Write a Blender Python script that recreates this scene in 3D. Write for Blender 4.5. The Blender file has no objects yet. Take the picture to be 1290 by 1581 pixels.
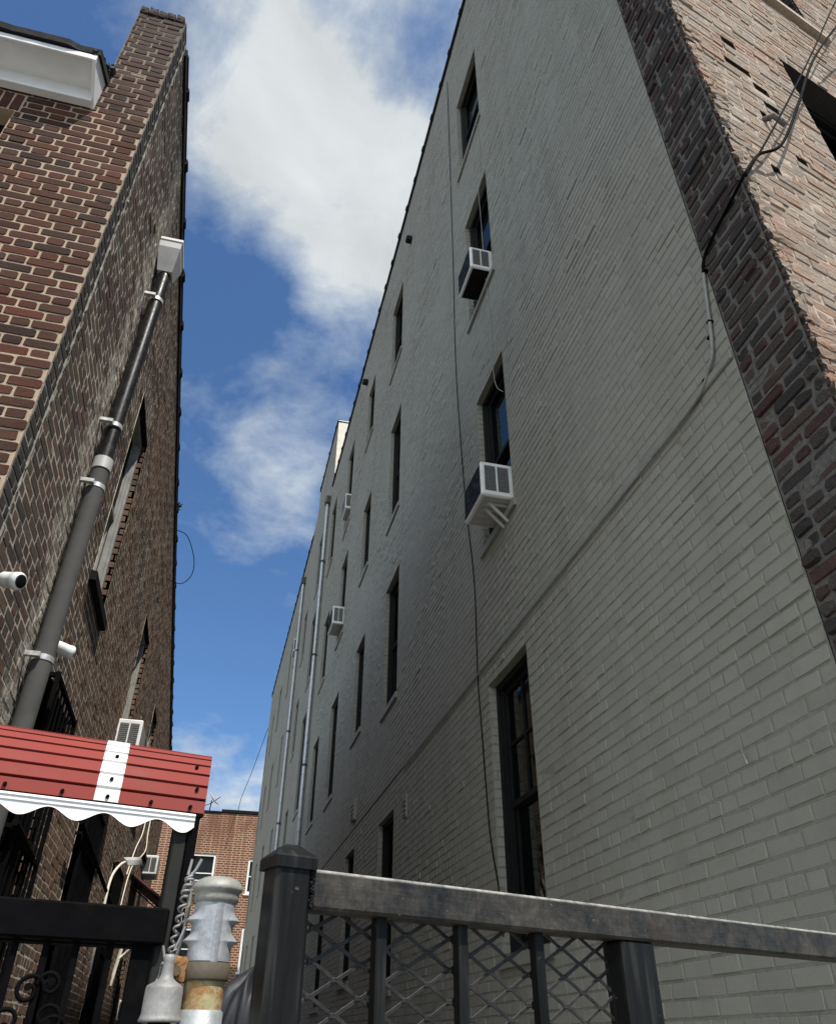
import bpy, math, random
import numpy as np
from mathutils import Vector, Matrix

# ------------------------------------------------------------------ camera, sky, sun, exposure
scene = bpy.context.scene
COL = scene.collection
cam_d = bpy.data.cameras.new("camera")
cam = bpy.data.objects.new("camera", cam_d)
COL.objects.link(cam)
cam_d.sensor_fit = 'VERTICAL'
cam_d.sensor_height = 24.0
cam_d.lens = 24.0 * 1179.28 / 1581.0
cam_d.clip_start = 0.02
cam_d.clip_end = 3000
CR = Matrix(((0.969, -0.145, -0.199), (-0.246, -0.554, -0.796), (0.005, 0.820, -0.572)))
# camera columns: right, up, back (in world axes); re-orthonormalised
_up = Vector((CR[0][1], CR[1][1], CR[2][1])).normalized()
_bk = Vector((-CR[0][2] * -1, CR[1][2], CR[2][2]))
_r = Vector((CR[0][0], CR[1][0], CR[2][0])).normalized()
_up = (_up - _r * _up.dot(_r)).normalized()
_bk = _r.cross(_up)
m3 = Matrix((_r, _up, _bk)).transposed()
cam.matrix_world = Matrix.Translation((0, 0, 1.6)) @ m3.to_4x4()
scene.camera = cam

SUN = Vector((0.20, -0.47, 0.86)).normalized()
sun_d = bpy.data.lights.new("sun", 'SUN')
sun_d.energy = 3.6
sun_d.angle = math.radians(0.5)
sun_d.color = (1.0, 0.94, 0.86)
sun = bpy.data.objects.new("sun", sun_d)
COL.objects.link(sun)
sun.rotation_euler = SUN.to_track_quat('Z', 'Y').to_euler()
sun.location = (0, 0, 60)

scene.view_settings.view_transform = 'Standard'
scene.view_settings.look = 'None'
scene.view_settings.gamma = 1.0
scene.view_settings.exposure = 0.72


class NT:
    """tiny node helper"""
    def __init__(s, tree):
        s.t = tree
        s.t.nodes.clear()

    def n(s, typ, props=None, **ins):
        nd = s.t.nodes.new(typ)
        for k, v in (props or {}).items():
            setattr(nd, k, v)
        for k, v in ins.items():
            s.set(nd, k, v)
        return nd

    def set(s, nd, k, v):
        if isinstance(k, str) and k.startswith('i') and k[1:].isdigit():
            sock = nd.inputs[int(k[1:])]
        else:
            sock = nd.inputs[k.replace('_', ' ')]
        if hasattr(v, 'links') and hasattr(v, 'is_output'):
            s.t.links.new(v, sock)
        else:
            sock.default_value = v

    def math(s, op, a, b=0.0, c=0.0, clamp=False):
        nd = s.n('ShaderNodeMath', {'operation': op, 'use_clamp': clamp}, i0=a, i1=b)
        if op in ('MULTIPLY_ADD', 'SMOOTH_MIN', 'COMPARE', 'WRAP'):
            s.set(nd, 'i2', c)
        return nd.outputs[0]

    def vmath(s, op, a, b=None):
        nd = s.n('ShaderNodeVectorMath', {'operation': op}, i0=a)
        if b is not None:
            s.set(nd, 'i1', b)
        return nd.outputs['Value'] if op in ('DOT_PRODUCT', 'LENGTH', 'DISTANCE') else nd.outputs['Vector']

    def mix(s, f, a, b, mode='MIX'):
        nd = s.n('ShaderNodeMix', {'data_type': 'RGBA', 'blend_type': mode, 'clamp_factor': True})
        s.set(nd, 'i0', f)
        s.set(nd, 'i6', c4(a))
        s.set(nd, 'i7', c4(b))
        return nd.outputs[2]

    def mapr(s, v, a, b, c=0.0, d=1.0, smooth=False):
        nd = s.n('ShaderNodeMapRange', {'interpolation_type': 'SMOOTHSTEP' if smooth else 'LINEAR'}, i0=v, i1=a, i2=b, i3=c, i4=d)
        return nd.outputs[0]

    def noise(s, vec, scale, detail=4.0, rough=0.55, dist=0.0):
        nd = s.n('ShaderNodeTexNoise', Scale=scale, Detail=detail, Roughness=rough, Distortion=dist)
        if vec is not None:
            s.set(nd, 'Vector', vec)
        return nd.outputs[0]

    def ramp(s, fac, stops, interp='LINEAR'):
        nd = s.n('ShaderNodeValToRGB', Fac=fac)
        cr = nd.color_ramp
        cr.interpolation = interp
        while len(cr.elements) < len(stops):
            cr.elements.new(0.5)
        for e, (p, c) in zip(cr.elements, stops):
            e.position = p
            e.color = c4(c)
        return nd.outputs[0]


def c4(c):
    if isinstance(c, (tuple, list)):
        return tuple(c) if len(c) == 4 else (c[0], c[1], c[2], 1.0)
    return c


# ---- sky: Nishita air with a broken procedural cloud layer
world = bpy.data.worlds.new("World")
scene.world = world
world.use_nodes = True
w = NT(world.node_tree)
sky = w.n('ShaderNodeTexSky', {'sky_type': 'NISHITA', 'sun_disc': False})
sky.sun_elevation = math.asin(SUN.z)
sky.sun_rotation = math.atan2(SUN.x, SUN.y)
sky.air_density = 1.0
sky.dust_density = 0.6
sky.ozone_density = 2.0
d = w.vmath('NORMALIZE', w.n('ShaderNodeTexCoord').outputs['Generated'])
sep = w.n('ShaderNodeSeparateXYZ', i0=d)
zc = w.math('MAXIMUM', sep.outputs[2], 0.08)
dz = w.math('ADD', zc, 0.25)
pl = w.n('ShaderNodeCombineXYZ', i0=w.math('DIVIDE', sep.outputs[0], dz), i1=w.math('DIVIDE', sep.outputs[1], dz), i2=0.37).outputs[0]
n1 = w.noise(pl, 3.4, 11.0, 0.60, 0.30)
n2 = w.noise(pl, 11.0, 9.0, 0.65, 0.25)
dens = w.math('ADD', w.math('MULTIPLY', n1, 0.72), w.math('MULTIPLY', n2, 0.28))


def blob(v, r0, r1, amt):
    v = Vector(v).normalized()
    dp = w.vmath('DOT_PRODUCT', d, tuple(v))
    return w.mapr(dp, math.cos(math.radians(r0)), math.cos(math.radians(r1)), 0.0, amt, True)


bias = blob((-0.0, 0.62, 0.78), 44, 28, -0.22)          # a clear gap over the alley
for v, r0, r1, a in (
        ((0.02, 0.41, 0.91), 17, 2, 0.36),
        ((-0.10, 0.43, 0.897), 11, 1, 0.27),
        ((0.03, 0.52, 0.85), 9, 1, 0.22),
        ((0.10, 0.56, 0.82), 9, 1, 0.26),
        ((0.10, 0.63, 0.77), 7, 1, 0.22),
        ((0.02, 0.69, 0.72), 5, 1, 0.20),
        ((-0.05, 0.74, 0.67), 4, 1, 0.12),
        ((0.00, 0.785, 0.62), 5, 1, 0.20),
        ((0.02, 0.825, 0.565), 4, 1, 0.14),
        ((0.00, 0.965, 0.25), 8, 2, 0.26),
        ((-0.66, -0.62, 0.42), 62, 25, 0.36)):  # added cloud cover behind the view, for the same fill light
    bias = w.math('ADD', bias, blob(v, r0, r1, a))
for v, r0, r1, a in (((0.14, 0.385, 0.91), 4.5, 1, -0.22), ((-0.26, 0.43, 0.86), 13, 4, -0.20),
                     ((-0.10, 0.66, 0.75), 7, 1, -0.14), ((0.0, 0.90, 0.43), 10, 3, -0.14)):
    bias = w.math('ADD', bias, blob(v, r0, r1, a))
dens = w.math('MULTIPLY_ADD', w.math('SUBTRACT', dens, 0.5), 2.3, 0.5)
cov = w.math('ADD', dens, bias)
mask = w.mapr(cov, 0.34, 0.92, 0.0, 1.0)
mask = w.math('POWER', mask, 1.15)
shade = w.mapr(w.noise(pl, 5.0, 9.0, 0.6, 0.3), 0.32, 0.68, 0.80, 1.08)
ccol = w.mix(w.mapr(cov, 0.5, 1.0), (0.44, 0.51, 0.58), (0.58, 0.61, 0.61))
ccol = w.vmath('MULTIPLY', ccol, w.n('ShaderNodeCombineXYZ', i0=shade, i1=shade, i2=shade).outputs[0])
SKY_S = 0.075
fill_gain = w.math('ADD', blob((-0.62, -0.68, 0.42), 62, 15, 1.15), 0.80)        # unseen bright cloud added behind the view to fill the shaded wall
fill_gain = w.math('DIVIDE', fill_gain, SKY_S)
cl = w.vmath('MULTIPLY', ccol, w.n('ShaderNodeCombineXYZ', i0=fill_gain, i1=fill_gain, i2=fill_gain).outputs[0])
skyc = w.vmath('MULTIPLY', sky.outputs[0], (0.72, 0.98, 1.22))
fin = w.mix(w.math('MULTIPLY', mask, 0.95), skyc, cl)
bg = w.n('ShaderNodeBackground', Color=fin, Strength=SKY_S)
w.t.links.new(bg.outputs[0], w.n('ShaderNodeOutputWorld').inputs[0])

rng = np.random.default_rng(11)
random.seed(5)
V = lambda *a: np.array(a, float)


# ------------------------------------------------------------------ materials
def material(name, rough=0.6, metal=0.0, spec=0.4):
    m = bpy.data.materials.new(name)
    m.use_nodes = True
    t = NT(m.node_tree)
    b = t.n('ShaderNodeBsdfPrincipled', Roughness=rough, Metallic=metal)
    b.inputs['Specular IOR Level'].default_value = spec
    t.t.links.new(b.outputs[0], t.n('ShaderNodeOutputMaterial').inputs[0])
    t.b = b
    t.pos = t.n('ShaderNodeNewGeometry').outputs['Position']
    return m, t


def bump(t, h, strength=0.4, dist=0.004, base=None):
    nd = t.n('ShaderNodeBump', Strength=strength, Distance=dist, Height=h)
    if base is not None:
        t.set(nd, 'Normal', base)
    t.set(t.b, 'Normal', nd.outputs[0])
    return nd.outputs[0]


def plain(name, col, rough=0.6, metal=0.0, var=0.25, scale=18.0, spec=0.4, bmp=0.15, dirt=None, dirt_amt=0.4):
    m, t = material(name, rough, metal, spec)
    n = t.noise(t.pos, scale, 6.0, 0.6)
    v = t.mapr(n, 0.3, 0.7, 1 - var, 1 + var)
    vv = t.n('ShaderNodeCombineXYZ', i0=v, i1=v, i2=v).outputs[0]
    c = t.mix(1.0, col, vv, 'MULTIPLY')
    if dirt:
        k = t.mapr(t.noise(t.pos, scale * 0.3, 8.0, 0.65, 0.4), 0.5, 0.72, 0.0, dirt_amt, True)
        c = t.mix(k, c, dirt)
    t.set(t.b, 'Base Color', c)
    t.set(t.b, 'Roughness', t.mapr(n, 0.3, 0.7, max(rough - 0.12, 0.05), min(rough + 0.12, 1)))
    if bmp:
        bump(t, t.noise(t.pos, scale * 4, 5.0, 0.6), bmp, 0.002)
    return m


def tint_mat(name, palette, rough=0.9, var=0.3, soot=None, soot_rng=(0.45, 0.7), soot_amt=0.6, soot_scale=0.7, grain=140.0,
             bmp=0.5, bdist=0.004, spec=0.25, extra=None):
    m, t = material(name, rough, 0.0, spec)
    a = t.n('ShaderNodeAttribute', {'attribute_name': 'tint'}).outputs['Fac']
    n = len(palette)
    c = t.ramp(a, [(i / n, p) for i, p in enumerate(palette)], 'CONSTANT')
    g = t.noise(t.pos, grain, 4.0, 0.7)
    f = t.math('FRACT', t.math('MULTIPLY', a, 37.7))
    v = t.math('ADD', t.mapr(g, 0.25, 0.75, 1 - var, 1 + var), t.mapr(f, 0.0, 1.0, -var * 0.6, var * 0.6))
    c = t.mix(1.0, c, t.n('ShaderNodeCombineXYZ', i0=v, i1=v, i2=v).outputs[0], 'MULTIPLY')
    if soot:
        k = t.mapr(t.noise(t.pos, soot_scale, 8.0, 0.62, 0.3), soot_rng[0], soot_rng[1], 0.0, soot_amt, True)
        c = t.mix(k, c, soot)
    if extra:
        c = extra(t, c)
    t.set(t.b, 'Base Color', c)
    h = t.math('ADD', g, t.math('MULTIPLY', t.noise(t.pos, grain * 0.3, 4.0, 0.6), 1.4))
    bump(t, h, bmp, bdist)
    return m


def paint_extra(t, c):
    # weather streaks: vertical drips and pale rubbed patches that belong to the old paint
    sp = t.vmath('MULTIPLY', t.pos, (1.0, 2.2, 0.16))
    k = t.mapr(t.noise(sp, 2.2, 7.0, 0.6), 0.46, 0.72, 0.0, 0.22, True)
    c = t.mix(k, c, (0.17, 0.160, 0.125))
    k = t.mapr(t.noise(t.pos, 0.9, 6.0, 0.6), 0.50, 0.72, 0.0, 0.22, True)
    c = t.mix(k, c, (0.335, 0.325, 0.285))
    k = t.mapr(t.noise(t.pos, 22.0, 6.0, 0.7), 0.64, 0.73, 0.0, 0.45, True)
    return t.mix(k, c, (0.13, 0.125, 0.11))


PAINT = [(0.2850, 0.2786, 0.2400), (0.2720, 0.2668, 0.2310), (0.2940, 0.2865, 0.2470), (0.2800, 0.2747, 0.2360)]
M_paint = tint_mat('grey_wall_paint', PAINT, 0.75, 0.07, None, grain=90.0, bmp=0.25, bdist=0.003, spec=0.12, extra=paint_extra)
M_paint_joint = plain('grey_paint_in_joints', (0.230, 0.226, 0.190), 0.8, var=0.15, scale=30, bmp=0.3, dirt=(0.17, 0.16, 0.13), dirt_amt=0.4, spec=0.1)
M_paint_trim = plain('grey_trim_paint', (0.25, 0.247, 0.21), 0.75, var=0.12, scale=14, bmp=0.2, dirt=(0.15, 0.14, 0.12))

RED = [(0.0598, 0.0202, 0.0112), (0.0509, 0.0189, 0.0112), (0.0711, 0.0209, 0.0112), (0.0464, 0.0221, 0.0133), (0.0554, 0.0221, 0.0133), (0.0314, 0.0136, 0.0091), (0.0643, 0.0241, 0.0133)]


def front_extra(t, c):
    # soot weathering on the exposed top of the wing wall
    z = t.n('ShaderNodeSeparateXYZ', i0=t.pos).outputs[2]
    k = t.math('MULTIPLY', t.mapr(z, 6.5, 7.5, 0.0, 0.75, True), t.mapr(t.noise(t.pos, 3.0, 6.0, 0.6), 0.3, 0.6, 0.5, 1.0))
    return t.mix(k, c, (0.050, 0.036, 0.030))


M_redbrick = tint_mat('dark_red_brick', RED, 0.9, 0.45, (0.06, 0.045, 0.038), (0.5, 0.75), 0.5, 2.0, 160, 0.6, 0.005, extra=front_extra)
M_mortar_front = tint_mat('buff_mortar', [(0.42, 0.325, 0.23)], 0.95, 0.32, (0.20, 0.16, 0.12), (0.5, 0.72), 0.5, 8.0, 120, 0.5, 0.004, extra=front_extra)
SIDE = [(0.105, 0.072, 0.052), (0.085, 0.062, 0.048), (0.12, 0.074, 0.050), (0.075, 0.058, 0.047), (0.112, 0.083, 0.062), (0.095, 0.056, 0.042)]


def side_extra(t, c):
    # lime wash-out beside the downspout, rusty brown weathering further back
    s = t.n('ShaderNodeSeparateXYZ', i0=t.pos)
    y = s.outputs[1]
    z = s.outputs[2]
    nn = t.noise(t.pos, 5.0, 7.0, 0.65)
    yy = t.math('ADD', y, t.mapr(nn, 0.2, 0.8, -0.25, 0.25))
    k = t.math('MULTIPLY', t.mapr(t.math('ABSOLUTE', t.math('SUBTRACT', yy, 4.32)), 0.05, 0.26, 1.0, 0.0, True),
               t.mapr(t.noise(t.pos, 9.0, 6.0, 0.7), 0.38, 0.62, 0.0, 0.8))
    c = t.mix(k, c, (0.58, 0.55, 0.46))
    k = t.math('MULTIPLY', t.mapr(y, 4.8, 7.0, 0.0, 0.55, True), t.mapr(t.noise(t.pos, 1.1, 6.0, 0.6), 0.35, 0.65, 0.0, 1.0))
    c = t.mix(k, c, (0.19, 0.105, 0.060))
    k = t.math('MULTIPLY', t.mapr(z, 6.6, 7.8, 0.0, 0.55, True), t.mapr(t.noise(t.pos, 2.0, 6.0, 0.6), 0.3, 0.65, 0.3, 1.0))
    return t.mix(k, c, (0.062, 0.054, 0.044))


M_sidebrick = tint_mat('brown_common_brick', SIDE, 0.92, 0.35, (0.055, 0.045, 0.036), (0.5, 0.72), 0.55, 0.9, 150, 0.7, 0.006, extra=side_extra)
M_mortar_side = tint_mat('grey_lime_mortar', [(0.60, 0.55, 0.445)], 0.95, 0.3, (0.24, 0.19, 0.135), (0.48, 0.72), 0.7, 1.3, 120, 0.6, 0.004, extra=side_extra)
M_sidedark = tint_mat('grey_black_return_brick', [(0.050, 0.044, 0.038), (0.040, 0.037, 0.034), (0.060, 0.046, 0.038)], 0.92, 0.3, bmp=0.6)  # darker, greyer brick for the corner return
SOOT_SHADE = [(0.060, 0.047, 0.041), (0.050, 0.043, 0.040), (0.075, 0.052, 0.043), (0.045, 0.040, 0.038), (0.072, 0.040, 0.036), (0.066, 0.056, 0.049)]
M_seam = plain('grey_seam_mortar', (0.27, 0.26, 0.22), 0.95, var=0.4, scale=50, bmp=0.8, dirt=(0.10, 0.095, 0.08), dirt_amt=0.6)
M_soot_shade = tint_mat('soot_and_shade_brick', SOOT_SHADE, 0.95, 0.4, (0.035, 0.032, 0.030), (0.45, 0.7), 0.6, 3.0, 110, 0.9, 0.008)
M_soot_mortar = plain('dirty_mortar', (0.115, 0.108, 0.098), 0.95, var=0.4, scale=40, bmp=0.7)
SUNB = [(0.3395, 0.2495, 0.1799), (0.3146, 0.2416, 0.1837), (0.3395, 0.2257, 0.1569), (0.3312, 0.2653, 0.2029), (0.2815, 0.2257, 0.1761), (0.3726, 0.2732, 0.1991), (0.3229, 0.1980, 0.1302)]
M_sunbrick = tint_mat('weathered_salmon_brick', SUNB, 0.95, 0.35, (0.33, 0.285, 0.23), (0.42, 0.64), 0.7, 3.5, 110, 1.0, 0.012)
M_sun_mortar = plain('crumbling_mortar', (0.38, 0.305, 0.235), 0.95, var=0.3, scale=45, bmp=0.9, dirt=(0.22, 0.19, 0.16), dirt_amt=0.6)

M_tile_shade = plain('black_coping_and_shade', (0.012, 0.011, 0.011), 0.8, var=0.4, scale=10, bmp=0.2, spec=0.08)
M_darkframe = plain('black_window_paint', (0.010, 0.0105, 0.0105), 0.6, var=0.3, scale=12, bmp=0.1, spec=0.12)
M_greyframe = plain('grey_window_metal', (0.23, 0.23, 0.21), 0.5, var=0.2, scale=12, bmp=0.1, dirt=(0.10, 0.09, 0.075))
M_dark = plain('dark_room', (0.012, 0.012, 0.013), 0.9, var=0.2, bmp=0)
M_blind = plain('grey_blind', (0.16, 0.165, 0.165), 0.8, var=0.2, scale=6)
M_reflection = plain('pinkish_brick_reflection', (0.30, 0.24, 0.23), 0.9, var=0.35, scale=25, bmp=0.3)
M_white = plain('white_enamel', (0.72, 0.72, 0.70), 0.4, var=0.08, scale=9, bmp=0.05, dirt=(0.42, 0.40, 0.36), dirt_amt=0.35)
M_whitetrim = plain('white_trim', (0.74, 0.74, 0.72), 0.45, var=0.06, scale=7, bmp=0.05, dirt=(0.50, 0.49, 0.45), dirt_amt=0.3)
M_redmetal = plain('brick_red_aluminium', (0.225, 0.044, 0.036), 0.7, var=0.07, scale=6, bmp=0.03, dirt=(0.185, 0.055, 0.046), dirt_amt=0.35, spec=0.15)
M_blackmetal = plain('black_painted_iron', (0.0035, 0.0035, 0.004), 0.7, var=0.35, scale=20, bmp=0.2, dirt=(0.013, 0.011, 0.009), dirt_amt=0.35, spec=0.03)
M_greenblack = plain('dark_olive_board', (0.022, 0.023, 0.020), 0.65, var=0.2, scale=14, bmp=0.2, spec=0.12)
M_zinc = plain('zinc_downspout', (0.38, 0.39, 0.39), 0.35, 0.6, var=0.2, scale=9, bmp=0.1)
M_ironpipe = plain('dark_cast_iron', (0.010, 0.010, 0.0105), 0.4, var=0.35, scale=22, bmp=0.15, dirt=(0.035, 0.033, 0.03), dirt_amt=0.5, spec=0.2)
M_greypipe = plain('grey_pvc_pipe', (0.075, 0.075, 0.072), 0.8, var=0.12, scale=14, bmp=0.1, dirt=(0.11, 0.105, 0.095), spec=0.15)
M_steelband = plain('bare_steel_strap', (0.55, 0.54, 0.52), 0.4, 0.5, var=0.2, scale=30, bmp=0.1)
M_hopper = plain('grey_sheet_metal', (0.42, 0.42, 0.40), 0.5, 0.1, var=0.1, scale=9, bmp=0.08)
M_lens = plain('dark_lens', (0.005, 0.005, 0.006), 0.3, var=0.1, bmp=0, spec=0.25)
M_coil = plain('dark_coil_fins', (0.020, 0.024, 0.030), 0.75, var=0.6, scale=60, bmp=0.4, dirt=(0.16, 0.17, 0.17), dirt_amt=0.5, spec=0.1)
M_cable = plain('black_cable', (0.005, 0.005, 0.005), 0.9, var=0.2, bmp=0.1, spec=0.04)
M_palecable = plain('painted_cable', (0.27, 0.275, 0.25), 0.6, var=0.15, scale=30, bmp=0.15, dirt=(0.1, 0.1, 0.09))
M_cream = plain('cream_cable', (0.62, 0.58, 0.48), 0.6, var=0.15, scale=20, bmp=0.1)
M_maroon = plain('maroon_sheet', (0.12, 0.035, 0.032), 0.5, var=0.2, scale=8, bmp=0.1)
M_bag = plain('black_plastic_film', (0.014, 0.015, 0.018), 0.5, var=0.3, scale=12, bmp=0.3, spec=0.25)
M_acgrille = plain('grey_fin_grille', (0.11, 0.11, 0.105), 0.6, var=0.25, scale=40, bmp=0.3)
M_shingle = plain('black_roof_shingle', (0.007, 0.007, 0.0075), 0.9, var=0.4, scale=30, bmp=0.5)
M_creamwall = plain('cream_stucco', (0.62, 0.58, 0.48), 0.85, var=0.15, scale=6, bmp=0.3, dirt=(0.42, 0.39, 0.32))


def glass_mat():
    m = bpy.data.materials.new('window_glass')
    m.use_nodes = True
    t = NT(m.node_tree)
    tr = t.n('ShaderNodeBsdfTransparent', Color=(0.72, 0.75, 0.74, 1))
    gl = t.n('ShaderNodeBsdfGlossy', Roughness=0.04, Color=(0.16, 0.17, 0.17, 1))
    pos = t.n('ShaderNodeNewGeometry').outputs['Position']
    b = t.n('ShaderNodeBump', Strength=0.04, Distance=0.02, Height=t.noise(pos, 2.0, 2.0, 0.5))
    t.set(gl, 'Normal', b.outputs[0])
    fr = t.n('ShaderNodeFresnel', IOR=1.36)
    mx = t.n('ShaderNodeMixShader', i0=fr.outputs[0], i1=tr.outputs[0], i2=gl.outputs[0])
    t.t.links.new(mx.outputs[0], t.n('ShaderNodeOutputMaterial').inputs[0])
    return m


M_glass = glass_mat()


def worn_steel():
    # black fence paint worn to grey with brown rust rubs and pale scratches
    m, t = material('worn_black_fence_paint', 0.42, 0.2, 0.3)
    uu = t.vmath('DOT_PRODUCT', t.pos, (0.942, 0.335, 0.0))
    zz = t.n('ShaderNodeSeparateXYZ', i0=t.pos).outputs[2]
    brush = t.noise(t.n('ShaderNodeCombineXYZ', i0=t.math('MULTIPLY', uu, 14.0), i1=t.math('MULTIPLY', zz, 330.0)).outputs[0], 1.0, 6.0, 0.7)
    drip = t.noise(t.n('ShaderNodeCombineXYZ', i0=t.math('MULTIPLY', uu, 150.0), i1=t.math('MULTIPLY', zz, 16.0)).outputs[0], 1.0, 5.0, 0.7)
    blot = t.noise(t.pos, 13.0, 11.0, 0.80, 0.25)
    a = t.math('ADD', t.math('MULTIPLY', blot, 0.72), t.math('ADD', t.math('MULTIPLY', brush, 0.17), t.math('MULTIPLY', drip, 0.11)))
    a = t.math('MULTIPLY_ADD', t.math('SUBTRACT', a, 0.5), 2.3, 0.5)
    c = t.ramp(a, [(0.26, (0.010, 0.010, 0.010)), (0.44, (0.028, 0.026, 0.022)), (0.60, (0.052, 0.046, 0.037)), (0.84, (0.10, 0.088, 0.068))])
    k = t.mapr(t.noise(t.pos, 20.0, 11.0, 0.8, 0.5), 0.55, 0.62, 0.0, 0.75, True)
    c = t.mix(k, c, (0.050, 0.030, 0.022))
    k = t.mapr(t.noise(t.vmath('MULTIPLY', t.pos, (1.0, 1.0, 2.5)), 70.0, 5.0, 0.7), 0.67, 0.72, 0.0, 0.8, True)
    c = t.mix(k, c, (0.42, 0.36, 0.28))
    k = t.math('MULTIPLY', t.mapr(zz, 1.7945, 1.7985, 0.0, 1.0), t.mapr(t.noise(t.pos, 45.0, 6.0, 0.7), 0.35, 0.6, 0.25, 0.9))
    c = t.mix(k, c, (0.40, 0.385, 0.35))        # worn top edge paled further as a painted highlight line
    t.set(t.b, 'Base Color', c)
    t.set(t.b, 'Roughness', t.mapr(a, 0.3, 0.7, 0.35, 0.6))
    bump(t, t.noise(t.pos, 90.0, 6.0, 0.65), 0.3, 0.0015)
    return m


def post_steel():
    m, t = material('dull_black_post_paint', 0.45, 0.05, 0.12)
    st = t.vmath('MULTIPLY', t.pos, (60.0, 60.0, 5.0))
    a = t.noise(st, 1.0, 6.0, 0.6, 0.4)
    c = t.ramp(a, [(0.3, (0.005, 0.0052, 0.0052)), (0.55, (0.012, 0.0125, 0.012)), (0.8, (0.040, 0.039, 0.036))])
    k = t.mapr(t.noise(t.pos, 50.0, 4.0, 0.6), 0.68, 0.75, 0.0, 0.6, True)
    c = t.mix(k, c, (0.22, 0.20, 0.17))
    t.set(t.b, 'Base Color', c)
    bump(t, t.noise(t.pos, 70.0, 6.0, 0.65), 0.25, 0.0015)
    return m


def galv(name, base, rust=0.0, rough=0.55, metal=0.35):
    m, t = material(name, rough, metal, 0.5)
    vo = t.n('ShaderNodeTexVoronoi', Scale=160.0, Vector=t.pos)
    a = t.noise(t.pos, 45.0, 6.0, 0.65)
    v = t.math('ADD', t.mapr(a, 0.3, 0.7, 0.75, 1.15), t.mapr(vo.outputs['Distance'], 0.0, 0.8, -0.08, 0.08))
    c = t.mix(1.0, base, t.n('ShaderNodeCombineXYZ', i0=v, i1=v, i2=v).outputs[0], 'MULTIPLY')
    k = t.mapr(t.noise(t.pos, 28.0, 8.0, 0.7, 0.4), 0.55, 0.7, 0.0, 0.5, True)
    c = t.mix(k, c, tuple(x * 0.55 for x in base))
    if rust:
        k = t.mapr(t.noise(t.pos, 24.0, 8.0, 0.68, 0.7), 0.62 - rust * 0.3, 0.72 - rust * 0.2, 0.0, 1.0, True)
        c = t.mix(k, c, (0.27, 0.12, 0.035))
        k = t.mapr(t.noise(t.pos, 60.0, 6.0, 0.7), 0.58, 0.68, 0.0, 0.85 * min(1, rust * 1.3), True)
        c = t.mix(k, c, (0.11, 0.045, 0.018))
    t.set(t.b, 'Base Color', c)
    bump(t, t.math('ADD', a, t.noise(t.pos, 220.0, 4.0, 0.6)), 0.35, 0.0015)
    return m


M_meshwire = plain('scuffed_mesh_wire', (0.026, 0.025, 0.023), 0.5, 0.1, var=0.5, scale=60, bmp=0.3, dirt=(0.02, 0.02, 0.02), dirt_amt=0.6, spec=0.3)
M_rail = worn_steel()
M_post = post_steel()
M_cap = galv('weathered_zinc_cap', (0.28, 0.275, 0.245), 0.0, 0.55, 0.2)
M_sleeve = galv('bright_galvanised_sheet', (0.335, 0.355, 0.37), 0.0, 0.5, 0.3)
M_rust = galv('orange_rust', (0.26, 0.13, 0.045), 0.30, 0.9, 0.0)
M_band = galv('rusty_clamp', (0.075, 0.062, 0.042), 0.30, 0.8, 0.1)
M_yellow = galv('yellowed_post_paint', (0.36, 0.32, 0.17), 0.66, 0.7, 0.0)
M_bell = galv('dull_zinc_casting', (0.235, 0.232, 0.22), 0.0, 0.6, 0.2)

M_concrete = plain('aged_concrete', (0.20, 0.195, 0.18), 0.9, var=0.2, scale=3, bmp=0.4, dirt=(0.12, 0.115, 0.105))
M_asphalt = plain('asphalt', (0.055, 0.055, 0.056), 0.95, var=0.3, scale=20, bmp=0.6)


def endbrick():
    m, t = material('orange_brown_far_brick', 0.9, 0, 0.25)
    s = t.n('ShaderNodeSeparateXYZ', i0=t.pos)
    vec = t.n('ShaderNodeCombineXYZ', i0=t.math('ADD', s.outputs[0], s.outputs[1]), i1=s.outputs[2]).outputs[0]
    b = t.n('ShaderNodeTexBrick', {'offset': 0.5, 'squash': 0.6, 'squash_frequency': 2}, Vector=vec, Scale=1.0, Mortar_Size=0.020, Mortar_Smooth=0.1,
            Bias=0.1, Brick_Width=0.40, Row_Height=0.115)
    t.set(b, 'Color1', (0.165, 0.060, 0.032, 1))
    t.set(b, 'Color2', (0.10, 0.042, 0.026, 1))
    t.set(b, 'Mortar', (0.42, 0.30, 0.205, 1))
    n = t.noise(t.vmath('MULTIPLY', t.pos, (1, 1, 0.35)), 0.9, 8.0, 0.65, 0.3)
    k = t.math('MULTIPLY', t.mapr(n, 0.45, 0.62, 0.0, 0.75, True), t.mapr(s.outputs[2], 9.6, 11.6, 0.15, 1.0))
    c = t.mix(k, b.outputs[0], (0.13, 0.055, 0.035))
    c = t.mix(t.mapr(t.noise(t.pos, 14.0, 5.0, 0.6), 0.4, 0.75, 0.0, 0.4), c, (0.12, 0.06, 0.04))
    t.set(t.b, 'Base Color', c)
    bump(t, b.outputs['Fac'], -0.6, 0.01)
    return m


M_end = endbrick()


# ------------------------------------------------------------------ mesh helpers
class MB:
    def __init__(s):
        s.v = []
        s.f = []
        s.m = []
        s.t = []
        s.sm = []
        s.n = 0

    def add(s, verts, faces, mi=0, tint=0.5, smooth=False):
        verts = np.asarray(verts, float).reshape(-1, 3)
        s.v.append(verts)
        k = len(faces)
        for f in faces:
            s.f.append([i + s.n for i in f])
        s.m.extend([mi] * k)
        s.sm.extend([smooth] * k)
        s.t.extend([tint] * k if np.isscalar(tint) else list(tint))
        s.n += len(verts)

    def quad(s, a, b, c, e, mi=0, tint=0.5):
        s.add([a, b, c, e], [(0, 1, 2, 3)], mi, tint)


ORG = {}


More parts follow.
